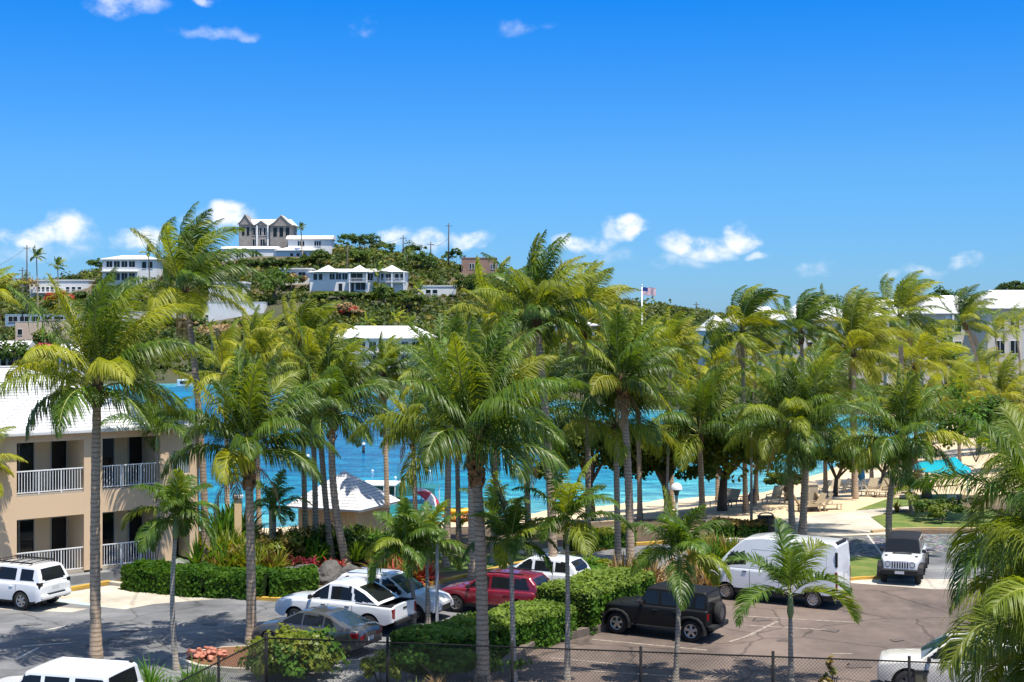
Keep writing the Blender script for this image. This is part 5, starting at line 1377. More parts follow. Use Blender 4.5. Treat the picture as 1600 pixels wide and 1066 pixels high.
# ------------------------------------------------------------------ poles, wires, flag
M['pole'] = pmat('weathered_timber_pole', (.10, .085, .07), (.06, .05, .045), 2, .9)
POLES = [(42, 383, 440, 378, 'tall timber power pole on the far left slope'), (35, 418, 470, 365, 'short timber pole beside the tall far left pole'), (630, 368, 405, 415, 'timber pole on the ridge left of the antenna mast'), (673, 378, 408, 415, 'short timber pole beside the antenna mast'),
         (701, 349, 410, 415, 'tall antenna mast on the ridge'), (543, 386, 420, 385, 'pale lamp pole behind the long villa'), (1088, 472, 486, 420, 'thin pole on the low right ridge')]
ptop = {}
for (px, yt, yb, d, lab) in POLES:
    a = D(px, yt, d); g = tz(a.x, a.y); o = thing('power_pole', lab, 'pole', (a.x, a.y, g), 0, 'power poles on the hill'); H = a.z - g
    MB().tube([(0, 0, -.5), (0, 0, H * .5), (0, 0, H)], [.22, .19, .15], 7).build('shaft', M['pole'], o, smooth=True)
    MB().box((0, 0, H - .8), (2.0, .14, .14)).build('crossarm', M['pole'], o); ptop[px] = a
def wire(a, b, sag, lab):
    pts = [a.lerp(b, i / 12) - Vector((0, 0, sag * 4 * (i / 12) * (1 - i / 12))) for i in range(13)]
    o = MB().tube([p - a for p in pts], .035, 4).build('power_line', M['pole']); o.location = a; tag(o, lab, 'cable', 'overhead lines')
dn = Vector((0, 0, -.7))
wire(ptop[630] + dn, ptop[673] + dn, 1.0, 'overhead line between the two short ridge poles'); wire(ptop[673] + dn, ptop[701] + dn * 6, 1.2, 'overhead line from the short pole to the mast'); wire(ptop[42] + dn, D(-120, 440, 376), 3, 'overhead line running off the left edge')
wire(ptop[42] + dn, D(165, 432, 395), 3, 'overhead line from the left pole to the white house'); wire(ptop[630] + dn, D(520, 380, 410), 1.5, 'overhead line from the ridge pole towards the villa')

def flag_material():
    m, n, l, p = newmat('striped_flag')
    tc = n.new('ShaderNodeUVMap'); sp = n.new('ShaderNodeSeparateXYZ'); l.new(tc.outputs[0], sp.inputs[0])
    def mth(op, a, b):
        k = n.new('ShaderNodeMath'); k.operation = op
        for i, v in enumerate((a, b)):
            if isinstance(v, (int, float)): k.inputs[i].default_value = v
            else: l.new(v, k.inputs[i])
        return k.outputs[0]
    st = mth('LESS_THAN', mth('MODULO', mth('MULTIPLY', sp.outputs[1], 13.0), 2.0), 1.0)
    mx = n.new('ShaderNodeMix'); mx.data_type = 'RGBA'; mx.inputs[6].default_value = (.75, .74, .74, 1); mx.inputs[7].default_value = (.5, .025, .035, 1); l.new(st, mx.inputs['Factor'])
    ct = mth('MULTIPLY', mth('LESS_THAN', sp.outputs[0], .4), mth('GREATER_THAN', sp.outputs[1], .4615))
    m2 = n.new('ShaderNodeMix'); m2.data_type = 'RGBA'; l.new(ct, m2.inputs['Factor']); l.new(mx.outputs[2], m2.inputs[6]); m2.inputs[7].default_value = (.025, .04, .17, 1)
    l.new(m2.outputs[2], p.inputs['Base Color']); p.inputs['Roughness'].default_value = .8
    return m
fp = D(1003, 447, 150); fg = tz(fp.x, fp.y)
o = thing('flagpole', 'white flagpole flying a striped flag above the palms', 'flagpole', (fp.x, fp.y, fg)); H = fp.z - fg
MB().tube([(0, 0, -.3), (0, 0, H)], [.11, .06], 8).build('pole', M['white_metal'], o, smooth=True); MB().ball((0, 0, H + .08), .1).build('finial', M['white_metal'], o)
me = bpy.data.meshes.new('flag'); bm = bmesh.new(); ul = bm.loops.layers.uv.new('UVMap'); nx, nz = 12, 6; gv = []
for j in range(nz + 1):
    gv.append([bm.verts.new((.06 + 1.42 * i / nx, .10 * math.sin(i * 1.1) * i / nx, H - .95 + .80 * j / nz - .10 * (i / nx) ** 2 + .03 * math.sin(i))) for i in range(nx + 1)])
for j in range(nz):
    for i in range(nx):
        f = bm.faces.new((gv[j][i], gv[j][i+1], gv[j+1][i+1], gv[j+1][i]))
        for lp, (a, b) in zip(f.loops, ((i, j), (i+1, j), (i+1, j+1), (i, j+1))): lp[ul].uv = (a / nx, b / nz)
bm.to_mesh(me); bm.free(); me.materials.append(flag_material()); fo = link(bpy.data.objects.new('flag', me), o); fo['label'] = 'red and white striped flag with blue canton'

# ------------------------------------------------------------------ hillside scrub (a mass) and single trees
def project(P): return CX + F * P[:, 0] / P[:, 1], HY + F * (CAMZ - P[:, 2]) / P[:, 1]
nb = 22000
u = NR.uniform(-.43, .43, nb); yy = NR.uniform(205, 470, nb) ; xx = u * yy
zz, sd = terrain(np.stack([xx, yy], 1)); BP = np.stack([xx, yy, zz], 1); rad = NR.uniform(.8, 2.1, nb) * np.where(NR.random(nb) < .12, 1.7, 1)
px, py = project(BP); keep = sd > 5
keep &= ~((px > 250) & (px < 420) & (yy < 338) & (NR.random(nb) < .75))          # bare bank above the shore
for (x0, x1, y0, y1, d, deep) in FOOT:
    sr = rad * F / yy; infront = (yy < d) & (px > x0 - sr) & (px < x1 + sr) & (py - 1.7 * sr < y1 - 4) & (py > y0)
    inside = (px > x0) & (px < x1) & (yy >= d) & (yy < d + deep)
    keep &= ~(infront | inside)
small = ~keep & (sd > 5) & (NR.random(nb) < .95)
rad = np.where(small, NR.uniform(.45, .8, nb), rad); ok = small.copy()
for (x0, x1, y0, y1, d, deep) in FOOT:
    sr = rad * F / yy; infront = (yy < d) & (px > x0 - sr) & (px < x1 + sr) & (py - 1.7 * sr < y1 - 4) & (py > y0)
    ok &= ~(infront | ((px > x0) & (px < x1) & (yy >= d) & (yy < d + deep)))
keep |= ok
keep &= NR.random(nb) < np.where(np.sin(xx * .05) * np.sin(yy * .06 + 1) > .55, .6, 1.0)
BP, rad = BP[keep], rad[keep]; nb = len(BP); per = 30
k = np.repeat(np.arange(nb), per); v = nrm(NR.normal(0, 1, (len(k), 3))); v[:, 2] = np.abs(v[:, 2]) * .95 - .1
lump = 1 + .25 * np.sin(v[:, 0:1] * 5 + k[:, None]) * np.cos(v[:, 1:2] * 6 + k[:, None] * 1.7)
C = BP[k] + v * (rad[k][:, None] * NR.uniform(.55, 1.0, (len(k), 1))) * lump * np.array([1.1, 1.1, 1.25])
V, Q = leaf_quads(C, nrm(v + .5 * NR.normal(0, 1, v.shape)), .78)
so = qmesh('hillside_scrub', V, Q, LEAF['wild']); tag(so, 'scrub and low trees covering the far hillside', 'scrub', kind='stuff')
tints = np.array([(1, 1, 1), (.75, .9, .8), (1.35, 1.2, .9), (1.9, 1.35, 1.0), (.55, .75, .7), (2.3, 1.5, 1.5), (1.5, 1.5, .9)]); pick = NR.choice(len(tints), nb, p=[.30, .22, .17, .06, .15, .03, .07])
tc = (tints[pick] * NR.uniform(.7, 1.25, (nb, 1)))[k]; tc = np.repeat(np.concatenate([tc, np.ones((len(tc), 1))], 1), 4, axis=0)
ca = so.data.attributes.new('tint', 'FLOAT_COLOR', 'POINT'); ca.data.foreach_set('color', tc.astype(np.float32).ravel())

def hill_tree(px, py, wpx, hpx, mats, lab, d=None, name='hill_tree', leaf=.55, n=26):
    d = d or hit(px, py); s = d / F; b = D(px, py, d); b.z = min(b.z, tz(b.x, b.y))
    h = D(px, py, d).z - b.z + hpx * s
    return tree(lab, b, h, (wpx * s / 2, wpx * s / 2, hpx * s * .42), n, 40, leaf, mats, 4, .2, name=name, group='single trees on the hill', seed=int(px))
HT = [(546, 388, 40, 24, ['grape'], 'dark round tree on the ridge right of the hilltop villa'), (572, 392, 44, 26, ['grape'], 'dark broad tree on the crest beside the ridge pole'), (600, 396, 36, 18, ['grape', 'grape_light'], 'green tree on the crest under the ridge pole'),
      (645, 405, 36, 24, ['grape'], 'dark tree between the ridge poles'), (706, 412, 30, 22, ['grape'], 'dark tree at the foot of the antenna mast'), (500, 420, 40, 28, ['grape', 'grape_light'], 'olive tree below the barrel roofed house'), (560, 415, 46, 26, ['grape', 'grape_light'], 'olive tree behind the long villa'),
      (660, 425, 40, 30, ['grape'], 'dark tree right of the long villa'), (600, 480, 40, 36, ['grape_light', 'grape'], 'bright green tree below the long villa'), (740, 470, 60, 42, ['grape'], 'wide dark tree below the brown stone house'), (640, 490, 60, 30, ['grape_light', 'grape'], 'olive bushy tree above the shore condominium'),
      (150, 424, 30, 20, ['grape'], 'dark tree at the left end of the white ridge house'), (28, 470, 50, 40, ['bronze', 'grape_light'], 'dry brownish tree below the left poles'), (430, 470, 60, 50, ['grape'], 'dark tree left of the long villa annex'), (455, 452, 40, 24, ['dry', 'grape_light'], 'reddish dry tree below the annex'),
      (95, 478, 44, 22, ['red', 'red'], 'flame tree in red flower on the left slope'), (545, 498, 44, 22, ['dry', 'red'], 'orange flowering tree below the long villa'), (70, 555, 30, 20, ['pink', 'grape'], 'magenta bougainvillea at the left shore'), (70, 545, 36, 30, ['lime', 'grape'], 'lime green tree before the pink shore house'),
      (20, 590, 60, 60, ['grape'], 'dark tree at the left shore edge'), (345, 540, 60, 36, ['dry', 'dry'], 'bare dry shrub tree on the shore bank'), (820, 470, 70, 40, ['grape', 'grape_light'], 'dark tree on the slope behind the crown palm'), (930, 480, 70, 30, ['grape'], 'dark tree on the slope left of the flagpole'),
      (392, 417, 36, 12, ['grape', 'grape_light'], 'low green tree under the arched porch house'), (420, 418, 38, 13, ['grape'], 'low dark tree under the villa terrace'), (452, 417, 38, 13, ['grape_light', 'grape'], 'low olive tree under the pale blue house'), (480, 414, 34, 12, ['grape'], 'low dark tree under the barrel roofed house'),
      (505, 470, 36, 14, ['grape_light', 'grape'], 'olive tree at the left foot of the long villa'), (538, 470, 36, 14, ['grape'], 'dark tree at the foot of the long villa'), (575, 470, 34, 13, ['grape_light', 'grape'], 'pale tree under the long villa balcony'), (628, 470, 34, 14, ['grape'], 'dark tree at the right foot of the long villa'),
      (200, 462, 50, 16, ['grape', 'grape_light'], 'green tree under the white ridge house'), (110, 470, 50, 14, ['grape'], 'dark tree under the flat-roofed left house'), (300, 512, 44, 16, ['grape', 'dry'], 'scrubby tree below the grey garden wall'), (250, 512, 50, 18, ['grape'], 'dark tree below the grey garden wall'), (385, 512, 40, 14, ['grape_light', 'dry'], 'dry olive tree below the bare white house'),
      (1290, 500, 60, 34, ['grape'], 'dark tree behind the middle condominium block'), (1470, 492, 50, 40, ['grape'], 'round dark tree behind the condominium roofs'), (1585, 470, 60, 30, ['grape'], 'dark tree behind the right edge condominium')]
for (px, py, w, h, mats, lab) in HT:
    hill_tree(px, py, w, h, mats, lab, d=(330 if px > 1250 else (318 if py > 538 else None)))
# ------------------------------------------------------------------ hedges and planting
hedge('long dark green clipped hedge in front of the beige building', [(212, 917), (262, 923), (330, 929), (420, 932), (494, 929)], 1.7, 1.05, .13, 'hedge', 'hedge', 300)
hedge('long clipped hedge with sunlit-coloured top, lower near half beside the sedan', [(640, 1052), (700, 1038), (790, 1012), (868, 992)], 2.0, 1.22, .12, 'hedge_sunlit', 'hedge', 300)
hedge('tall clipped hedge with sunlit-coloured top, upper half behind the black off-road car', [(880, 988), (930, 968), (985, 950)], 2.3, 1.6, .12, 'hedge_sunlit', 'hedge', 300)
hedge('dark olive hedge at the beach edge right of the lamp', [(1112, 836), (1150, 838), (1196, 838)], 1.3, .8, .14, 'bronze', 'hedge', 260)
hedge('golden green hedge at the road bend', [(893, 862), (935, 857), (982, 852)], 1.2, .95, .14, 'lime', 'hedge', 260)
bush('low bright green shrub at the far end of the sunlit-topped hedge', G(935, 910), (2.2, 1.4, .9), 1500, .14, ['hedge', 'lime'])
bush('large lime green shrub behind the fence corner post', G(455, 1062), (1.3, 1.0, 1.42), 4200, .135, ['lime', 'hedge'])
bush('upper part of the lime shrub hiding the sedan', G(470, 1046), (1.1, .8, 1.0), 2800, .13, ['lime', 'hedge'])
bush('small round lime shrub at the fence', G(592, 1068), (.58, .58, .85), 900, .12, ['lime'])
bush('dark low shrub under the timber edging', G(690, 1066), (1.7, .9, 1.0), 1200, .14, ['hedge'])
bush('wide dark green bush by the beach at right', D(1525, 720, 84), (2.6, 2.2, 3.4), 2600, .22, ['grape', 'hedge'])
bush('dark bush behind the right front palm fronds', G(1470, 815), (1.6, 1.3, 1.3), 1200, .18, ['grape', 'grape_light'])
bush('small leafy plant by the fence at the right', G(1300, 1095), (.35, .35, 1.1), 200, .14, ['lime', 'bronze'])
for i in range(16):
    c = G(R.uniform(225, 375), R.uniform(1075, 1110)); rosette('dark strap-leaved clump in the bottom left planting', c, 46, 1.05, .05, ['hedge', 'adon'], 'strap_leaf_plant', 'strap-leaved clumps at the bottom left', el0=30, el1=85, droop=.7)
# garden bed between the hedge and the hut
spots = []
for i in range(40):
    px, py = R.uniform(335, 660), R.uniform(858, 884)
    if px < 430 or px > 600: py = R.uniform(865, 905)
    spots.append((px, py))
kinds = [(['bronze', 'lime'], 'bronze-green croton in the garden bed', 'croton', 'crotons in the garden bed', 1.1, .11), (['hedge', 'adon'], 'dark green strap-leaved plant in the garden bed', 'strap_leaf_plant', 'green strap-leaved plants in the garden bed', 1.35, .10),
         (['lime', 'hedge'], 'light green arching plant in the garden bed', 'arching_plant', 'light green arching plants in the garden bed', 1.2, .09)]
for i, (px, py) in enumerate(spots):
    k = 0 if px < 450 and R.random() < .7 else R.randrange(1, 3)
    mats, lab, nm, grp, ln, wd = kinds[k]; rosette(lab, G(px, py), 34, ln, wd, mats, nm, grp, el0=20, el1=85, droop=.75, heads=3, spread=.45)
for (px, py, rr) in ((405, 878, 1.1), (432, 884, 1.2), (455, 880, 1.0), (380, 892, 1.0)):
    bush('bronze and yellow croton mound behind the dark hedge', G(px, py), (rr, rr, 1.3), 900, .19, ['bronze', 'lime'], 'croton_mound', 'croton mounds behind the dark hedge', aspect=.45)
for (px, py, rr) in ((500, 876, 1.2), (560, 874, 1.1), (590, 890, 1.0), (620, 880, 1.2)):
    bush('dark leafy shrub mound before the hut', G(px, py), (rr, rr, 1.5), 1000, .2, ['hedge', 'grape'], 'leafy_mound', 'leafy mounds before the hut', aspect=.5)
for (px, py) in ((462, 893), (476, 894), (488, 896)): rosette('pink-red bromeliad on the rocks', G(px, py) + Vector((0, 0, .45)), 28, .48, .07, ['pink'], 'bromeliad', 'pink-red bromeliads on the rocks', el0=5, el1=70)
for (px, py) in ((512, 898), (532, 899)): rosette('red bromeliad among the boulders', G(px, py) + Vector((0, 0, .5)), 28, .45, .07, ['red'], 'bromeliad', 'red bromeliads among the boulders', el0=5, el1=70)
for i in range(12): rosette('red-leaved shrub plant beside the white pickup', G(R.uniform(588, 655), R.uniform(900, 916)), 34, 1.15, .13, ['red', 'bronze', 'red'], 'ti_plant', 'red-leaved plants beside the kerb', el0=20, el1=85, heads=2, spread=.25)
for i in range(10): rosette('dry bronze plant behind the black car', G(R.uniform(985, 1095), R.uniform(918, 938)), 30, 1.5, .14, ['dry', 'bronze', 'dry'], 'dry_plant', 'dry bronze plants behind the black car', el0=35, el1=88, droop=.55, heads=2, spread=.35)
for i in range(14): rosette('green palm-like shrub beside the parked van', G(R.uniform(1070, 1190), R.uniform(868, 892)), 32, 1.25, .10, ['bronze', 'hedge', 'lime'], 'arching_shrub', 'arching shrubs beside the parked van', el0=25, el1=85, droop=.7, heads=2, spread=.4)
for i in range(9): rosette('leafy plant beside the beige building end', G(R.uniform(318, 385), R.uniform(878, 903)), 34, 1.7, .13, ['hedge', 'adon', 'lime'], 'leafy_plant', 'leafy plants beside the building end', el0=30, el1=88, droop=.6, heads=2, spread=.5)
for i in range(8): rosette('big leaved plant behind the building end', G(R.uniform(335, 400), R.uniform(850, 872)), 30, 2.4, .26, ['hedge', 'adon'], 'banana_plant', 'big leaved plants near the hut', el0=40, el1=85, droop=.7)
for i in range(8): rosette('low green plant round the hut', G(R.uniform(560, 700), R.uniform(858, 872)), 34, 1.0, .09, ['hedge', 'lime'], 'arching_plant', 'low plants round the hut', el0=20, el1=80, heads=2, spread=.4)
rosette('orange croton beside the young beach palm', G(1401, 800), 30, .8, .09, ['bronze', 'red'], 'croton', None, el0=30, el1=85)
for i in range(7): rosette('dry grass tuft under the near edging', G(R.uniform(640, 760), R.uniform(1072, 1095)), 30, .55, .05, ['dry', 'lime'], 'grass_tuft', 'dry tufts at the fence')
# boulders
M['rock'] = pmat('grey_boulder', (.13, .12, .112), (.06, .057, .055), 2.5, .95, .7, 9)
def boulder(lab, c, r, grp, mat=None, seed=1):
    rs = random.Random(seed); me = bpy.data.meshes.new('boulder'); bm = bmesh.new(); bmesh.ops.create_icosphere(bm, subdivisions=3, radius=1)
    pl = [Vector((rs.gauss(0, 1), rs.gauss(0, 1), rs.gauss(0, 1))).normalized() for _ in range(11)]
    for v in bm.verts:
        d = 1.0
        for q in pl: d = min(d, .66 / max(.05, v.co.dot(q)) if v.co.dot(q) > .45 else 9)
        v.co = Vector((v.co.x * r[0], v.co.y * r[1], v.co.z * r[2])) * min(1, d) * (1 + .03 * rs.uniform(-1, 1))
    bm.to_mesh(me); bm.free(); me.materials.append(mat or M['rock']); o = link(bpy.data.objects.new('boulder', me)); o.location = c; o.rotation_euler = (0, 0, rs.uniform(0, 6)); tag(o, lab, 'boulder', grp); return o
for i, (px, py, r) in enumerate([(448, 900, .7), (466, 903, .55), (482, 901, .8), (500, 905, .6), (518, 903, .9), (536, 907, .7), (553, 904, .85), (572, 909, .65), (588, 913, .55), (508, 913, .4), (528, 915, .45), (548, 917, .4), (562, 921, .35), (538, 925, .35), (515, 923, .4), (600, 917, .4)]):
    boulder('grey boulder of the rock garden behind the pickup', G(px, py) + Vector((0, 0, r * .12)), (r, r * .75, r * (.55 + .35 * ((i * 7) % 5) / 4)), 'boulders of the rock garden', seed=i + 3)
# island with red stones
ic = G(345, 1040); o = thing('planted_island', 'kerbed island of brown mulch with red stones by the fence', 'planter', ic)
pts = [(G(x, y) - ic) for x, y in ((280, 1037), (300, 1024), (345, 1017), (400, 1014), (440, 1022), (430, 1050), (370, 1052), (310, 1047))]
ctr = sum(pts, Vector()) / len(pts)
MB().prism([(p.x, p.y) for p in reversed(pts)], -.05, .15).build('kerb_ring', M['concrete'], o); MB().prism([(ctr.x + (p.x - ctr.x) * .88, ctr.y + (p.y - ctr.y) * .88) for p in reversed(pts)], .1, .17).build('mulch', pmat('orange_mulch', (.23, .10, .045), (.13, .065, .035), 9, .95, .6, 40), o)
M['red_stone'] = pmat('red_stone', (.40, .125, .075), (.48, .22, .16), 6, .85, .3, 20)
for i in range(34):
    px, py = R.uniform(292, 352), R.uniform(1024, 1042); boulder('red stone heaped on the kerbed island', G(px, py) + Vector((0, 0, .20 + R.uniform(0, .22) * (1 - abs(px - 325) / 40))), (R.uniform(.10, .22), R.uniform(.08, .14), R.uniform(.07, .12)), 'red stones on the kerbed island', M['red_stone'], 50 + i)

# ------------------------------------------------------------------ chain-link fence
M['fence'] = pmat('black_fence_metal', (.012, .012, .013), (.018, .018, .018), 5, .8, spec=.15)
M['wire'] = pmat('chain_link_wire', (.035, .034, .033), (.05, .048, .046), 5, .8, spec=.2)
zt0 = 1.75
corner = G(416, 997, zt0); right = G(1640, 1042, zt0); leftp = G(255, 1078, zt0)
def fence_run(lab, a, b, npost, skip=False):
    a = a.copy(); b = b.copy(); o = thing('chain_link_fence', lab, 'fence', (a.x, a.y, 0)); ab = b - a; L_ = ab.length; t = ab.normalized(); O = Vector((a.x, a.y, 0))
    for i in range(1 if skip else 0, npost + 1):
        p = a + ab * (i / npost) - O; rr = 0.06 if (i == 0 and not skip) else .045
        MB().tube([(p.x, p.y, -.3), (p.x, p.y, zt0 + (.16 if rr > .04 else .05))], rr, 8).build('post', M['fence'], o, smooth=True)
    MB().tube([Vector((0, 0, zt0)), Vector((b.x - O.x, b.y - O.y, zt0))], .024, 8).build('top_rail', M['fence'], o, smooth=True)
    m = MB(); sp = .11; h = zt0 - .05
    n = int((L_ + h) / sp)
    for sg in (1, -1):
        for i in range(n):
            s0 = i * sp - h if sg > 0 else i * sp + 0; s1 = s0 + h * sg if sg > 0 else s0 - h
            z0, z1 = .03, .03 + h
            # clip to the run
            pa, pb = (s0, z0), (s1, z1)
            def at(p): return Vector((t.x * p[0], t.y * p[0], p[1]))
            def clip(p, q, lim):
                f = (lim - p[0]) / (q[0] - p[0]); return (lim, p[1] + f * (q[1] - p[1]))
            lo, hi = (pa, pb) if pa[0] < pb[0] else (pb, pa)
            if hi[0] <= 0 or lo[0] >= L_: continue
            if lo[0] < 0: lo = clip(lo, hi, 0)
            if hi[0] > L_: hi = clip(lo, hi, L_)
            m.bar(at(lo), at(hi), .0062)
    w = m.build('chain_link_mesh', M['wire'], o); w['kind'] = 'stuff'
    return o
fence_run('black chain-link fence running along the bottom of the view', corner, right, 6)
fence_run('short chain-link fence run turning towards the camera at the left', leftp, corner, 2)

# ------------------------------------------------------------------ street furniture
pb = G(683, 978); o = thing('signpost', 'square galvanised steel post behind the sunlit-topped hedge', 'post', pb)
H = CAMZ - (838 - HY) * pb.y / F; MB().box2((-.06, -.06, -.2), (.06, .06, H)).build('shaft', pmat('galvanised_steel', (.45, .45, .45), (.38, .38, .39), 4, .5, metal=.4), o, bevel=.01); MB().box((0, 0, H + .02), (.13, .13, .03)).build('cap', M['gutter'], o)
lb = G(1057, 850); o = thing('globe_lamp', 'white globe lamp on a pale post by the beach', 'street lamp', lb); H = CAMZ - (765 - HY) * lb.y / F
MB().tube([(0, 0, -.2), (0, 0, H - .15)], [.10, .08], 10).build('post', pmat('pale_green_post', (.36, .38, .30)), o, smooth=True); MB().tube([(0, 0, H - .30), (0, 0, H - .08), (0, 0, H - .02)], [.10, .16, .24], 14).build('collar', pmat('dark_green_metal', (.03, .05, .04)), o, smooth=True)
MB().ball((0, 0, H + .005), (.32, .32, .36), 16, 8, 0.0).build('globe', pmat('opal_globe', (.78, .78, .77), None, 2, .3), o, smooth=True)
lb = G(1174, 822); o = thing('light_pole', 'tall thin grey light pole in front of the beach trees', 'pole', lb); H = CAMZ - (664 - HY) * lb.y / F
MB().tube([(0, 0, -.2), (0, 0, H)], [.09, .055], 8).build('shaft', M['trunk_grey'], o, smooth=True); MB().box((0, 0, H), (.5, .12, .10)).build('twin_lamp', M['white_metal'], o, bevel=.02)
bp = G(1197, 836); o = thing('litter_bin', 'brown litter bin with arched lid at the plaza edge', 'bin', bp); bm_ = pmat('brown_bin_panel', (.12, .075, .045), (.09, .058, .036), 5, .7)
MB().box2((-.42, -.38, 0), (.42, .38, 1.0)).build('body', bm_, o, bevel=.03); MB().box2((-.08, -.40, .55), (.06, -.37, 1.02)).build('slot_panel', M['trim'], o)
arch = MB()
arch.tube([(-.42, 0, .98), (-.40, 0, 1.10), (-.25, 0, 1.20), (0, 0, 1.22), (.25, 0, 1.20), (.40, 0, 1.10), (.42, 0, .98)], .04, 6); arch.build('lid_arch', pmat('beige_lid', (.36, .32, .26)), o, smooth=True)
MB().box2((-.44, -.40, .99), (.44, .40, 1.04)).build('rim', M['trim'], o)
# tan towel kiosk
kp = G(1267, 796); o = thing('towel_kiosk', 'tan slatted locker box beside the upright loungers', 'kiosk', (kp.x, kp.y, tz(kp.x, kp.y)), A(20)); tan = pmat('tan_painted_wood', (.42, .35, .25), (.36, .30, .215), 4, .8)
for i in range(6): MB().box2((-.36 + .12 * i, -.30, 0), (-.255 + .12 * i, .30, 1.55)).build('slat', tan, o)
MB().box2((-.40, -.34, 1.55), (.40, .34, 1.60)).build('lid', tan, o)
# beach loungers
M['lounger'] = pmat('tan_lounger_frame', (.47, .37, .24), (.40, .31, .20), 5, .7); M['sling'] = pmat('tan_sling_fabric', (.50, .41, .28), (.42, .34, .23), 8, .9)
def lounger():
    o = thing('beach_lounger', '', 'lounger')
    fr = MB()
    for y in (-.32, .32):
        fr.bar((-.95, y, .36), (.35, y, .36), .05); fr.bar((.35, y, .36), (.80, y, 1.12), .05)
    fr.build('frame', M['lounger'], o)
    for x in (-.85, .30):
        for y in (-.32, .32): MB().bar((x, y, 0), (x, y, .36), .05).build('leg', M['lounger'], o)
    MB().box2((-.95, -.30, .365), (.35, .30, .385)).build('seat', M['sling'], o)
    s = MB(); k = Vector((.45, 0, .76)).normalized(); a = Vector((.36, 0, .375)); b = a + k * .86
    s.poly([a + Vector((0, -.30, 0)), a + Vector((0, .30, 0)), b + Vector((0, .30, 0)), b + Vector((0, -.30, 0))])
    s.poly([p + Vector((-.02, 0, .01)) for p in (b + Vector((0, -.30, 0)), b + Vector((0, .30, 0)), a + Vector((0, .30, 0)), a + Vector((0, -.30, 0)))]); s.build('backrest', M['sling'], o)
    ar = MB()
    for y in (-.36, .36): ar.bar((-.25, y, .58), (.42, y, .60), .05); ar.bar((-.25, y, .36), (-.25, y, .58), .04)
    ar.build('armrest', M['lounger'], o)
    return o
def copy_tree(o):
    c = o.copy(); COL.objects.link(c)
    for ch in o.children:
        k = ch.copy(); COL.objects.link(k); k.parent = c
    return c
LP = [(1258, 803, 'row by the tan locker box'), (1270, 803, 'row by the tan locker box'), (1281, 802, 'row by the tan locker box'), (1291, 800, 'row by the tan locker box'), (1208, 786, 'pair beside the bent trunk'), (1219, 785, 'pair beside the bent trunk'), (1268, 762, 'pair in front of the low sea grape'), (1281, 760, 'pair in front of the low sea grape'),
      (1357, 772, 'group behind the right palm trunk'), (1366, 777, 'group behind the right palm trunk'), (1376, 774, 'group behind the right palm trunk'), (1388, 779, 'group behind the right palm trunk'), (1400, 775, 'group behind the right palm trunk'), (1412, 782, 'group behind the right palm trunk'),
      (1312, 748, 'row near the water'), (1326, 746, 'row near the water'), (1300, 752, 'row near the water'), (1455, 757, 'row under the turquoise canopy'), (1470, 755, 'row under the turquoise canopy'), (1486, 757, 'row under the turquoise canopy'), (1375, 742, 'far row behind the sea grape'), (1392, 740, 'far row behind the sea grape'), (1140, 790, 'under the big beach tree'), (1128, 783, 'under the big beach tree')]
L0 = lounger()
for i, (px, py, where) in enumerate(LP):
    o = L0 if i == 0 else copy_tree(L0); g = G(px, py, -.15); o.location = (g.x, g.y, tz(g.x, g.y)); o.rotation_euler = (0, 0, A(R.uniform(-40, 40) + (20 if i % 3 else 160)))
    o['label'] = 'tan beach lounger with raised back, ' + where; o['category'] = 'lounger'; o['group'] = 'loungers, ' + where
# dark covered lounger under the tree
g = G(1160, 788, -.1); o = copy_tree(L0); o.location = (g.x, g.y, tz(g.x, g.y)); o.rotation_euler = (0, 0, A(10)); tag(o, 'lounger with black sling in the shade of the beach tree', 'lounger', 'loungers, black'); dk = pmat('black_sling', (.02, .02, .022))
for ch in o.children:
    ch.data = ch.data.copy(); ch.data.materials.clear(); ch.data.materials.append(dk)
# turquoise canopy
M['turq'] = leafmat('turquoise_canvas', (.003, .42, .52), (.003, .48, .58), (1.2, 1.2, 1.2), .3, 1.5, .7)
cb = G(1468, 778); cz = tz(cb.x, cb.y); o = thing('canvas_canopy', 'turquoise sagging canvas canopy over the beach', 'canopy', (cb.x, cb.y, cz)); s_ = cb.y / F
def cpt(px, py, dy): p = D(px, py, cb.y + dy); return p - Vector((cb.x, cb.y, cz))
nx, ny = 16, 6; top_ = [(1420, 727), (1440, 722), (1470, 718), (1496, 713), (1500, 722), (1516, 732)]; bot_ = [(1420, 732), (1440, 737), (1470, 740), (1496, 741), (1505, 741), (1517, 738)]
vs = []; fs = []
for i in range(nx + 1):
    xx_ = 1420 + 97 * i / nx
    zt_, zb2 = np.interp(xx_, [p[0] for p in top_], [p[1] for p in top_]), np.interp(xx_, [p[0] for p in bot_], [p[1] for p in bot_])
    for j in range(ny + 1):
        f = j / ny; vs.append(cpt(xx_, zb2 + (zt_ - zb2) * math.sin(f * math.pi / 2), -1.6 + 3.4 * f))
for i in range(nx):
    for j in range(ny): k = i * (ny + 1) + j; fs.append((k, k + ny + 1, k + ny + 2, k + 1))
cv = pmesh('canvas', vs, fs, M['turq'], o, True); sm = cv.modifiers.new('cloth', 'SOLIDIFY'); sm.thickness = .03
for (px, dy) in ((1424, -1.4), (1512, -1.4), (1424, 1.6), (1512, 1.6)):
    p = cpt(px, 735, dy); MB().tube([(p.x, p.y, -.1), (p.x, p.y, p.z)], .05, 6).build('post', M['white_metal'], o)
q = cpt(1448, 738, 0); MB().tube([(q.x, q.y, -.1), (q.x, q.y, q.z * .6), (q.x, q.y, q.z)], [.42, .2, .1], 10).build('tied_curtain', pmat('brown_canvas', (.14, .10, .08)), o, smooth=True)
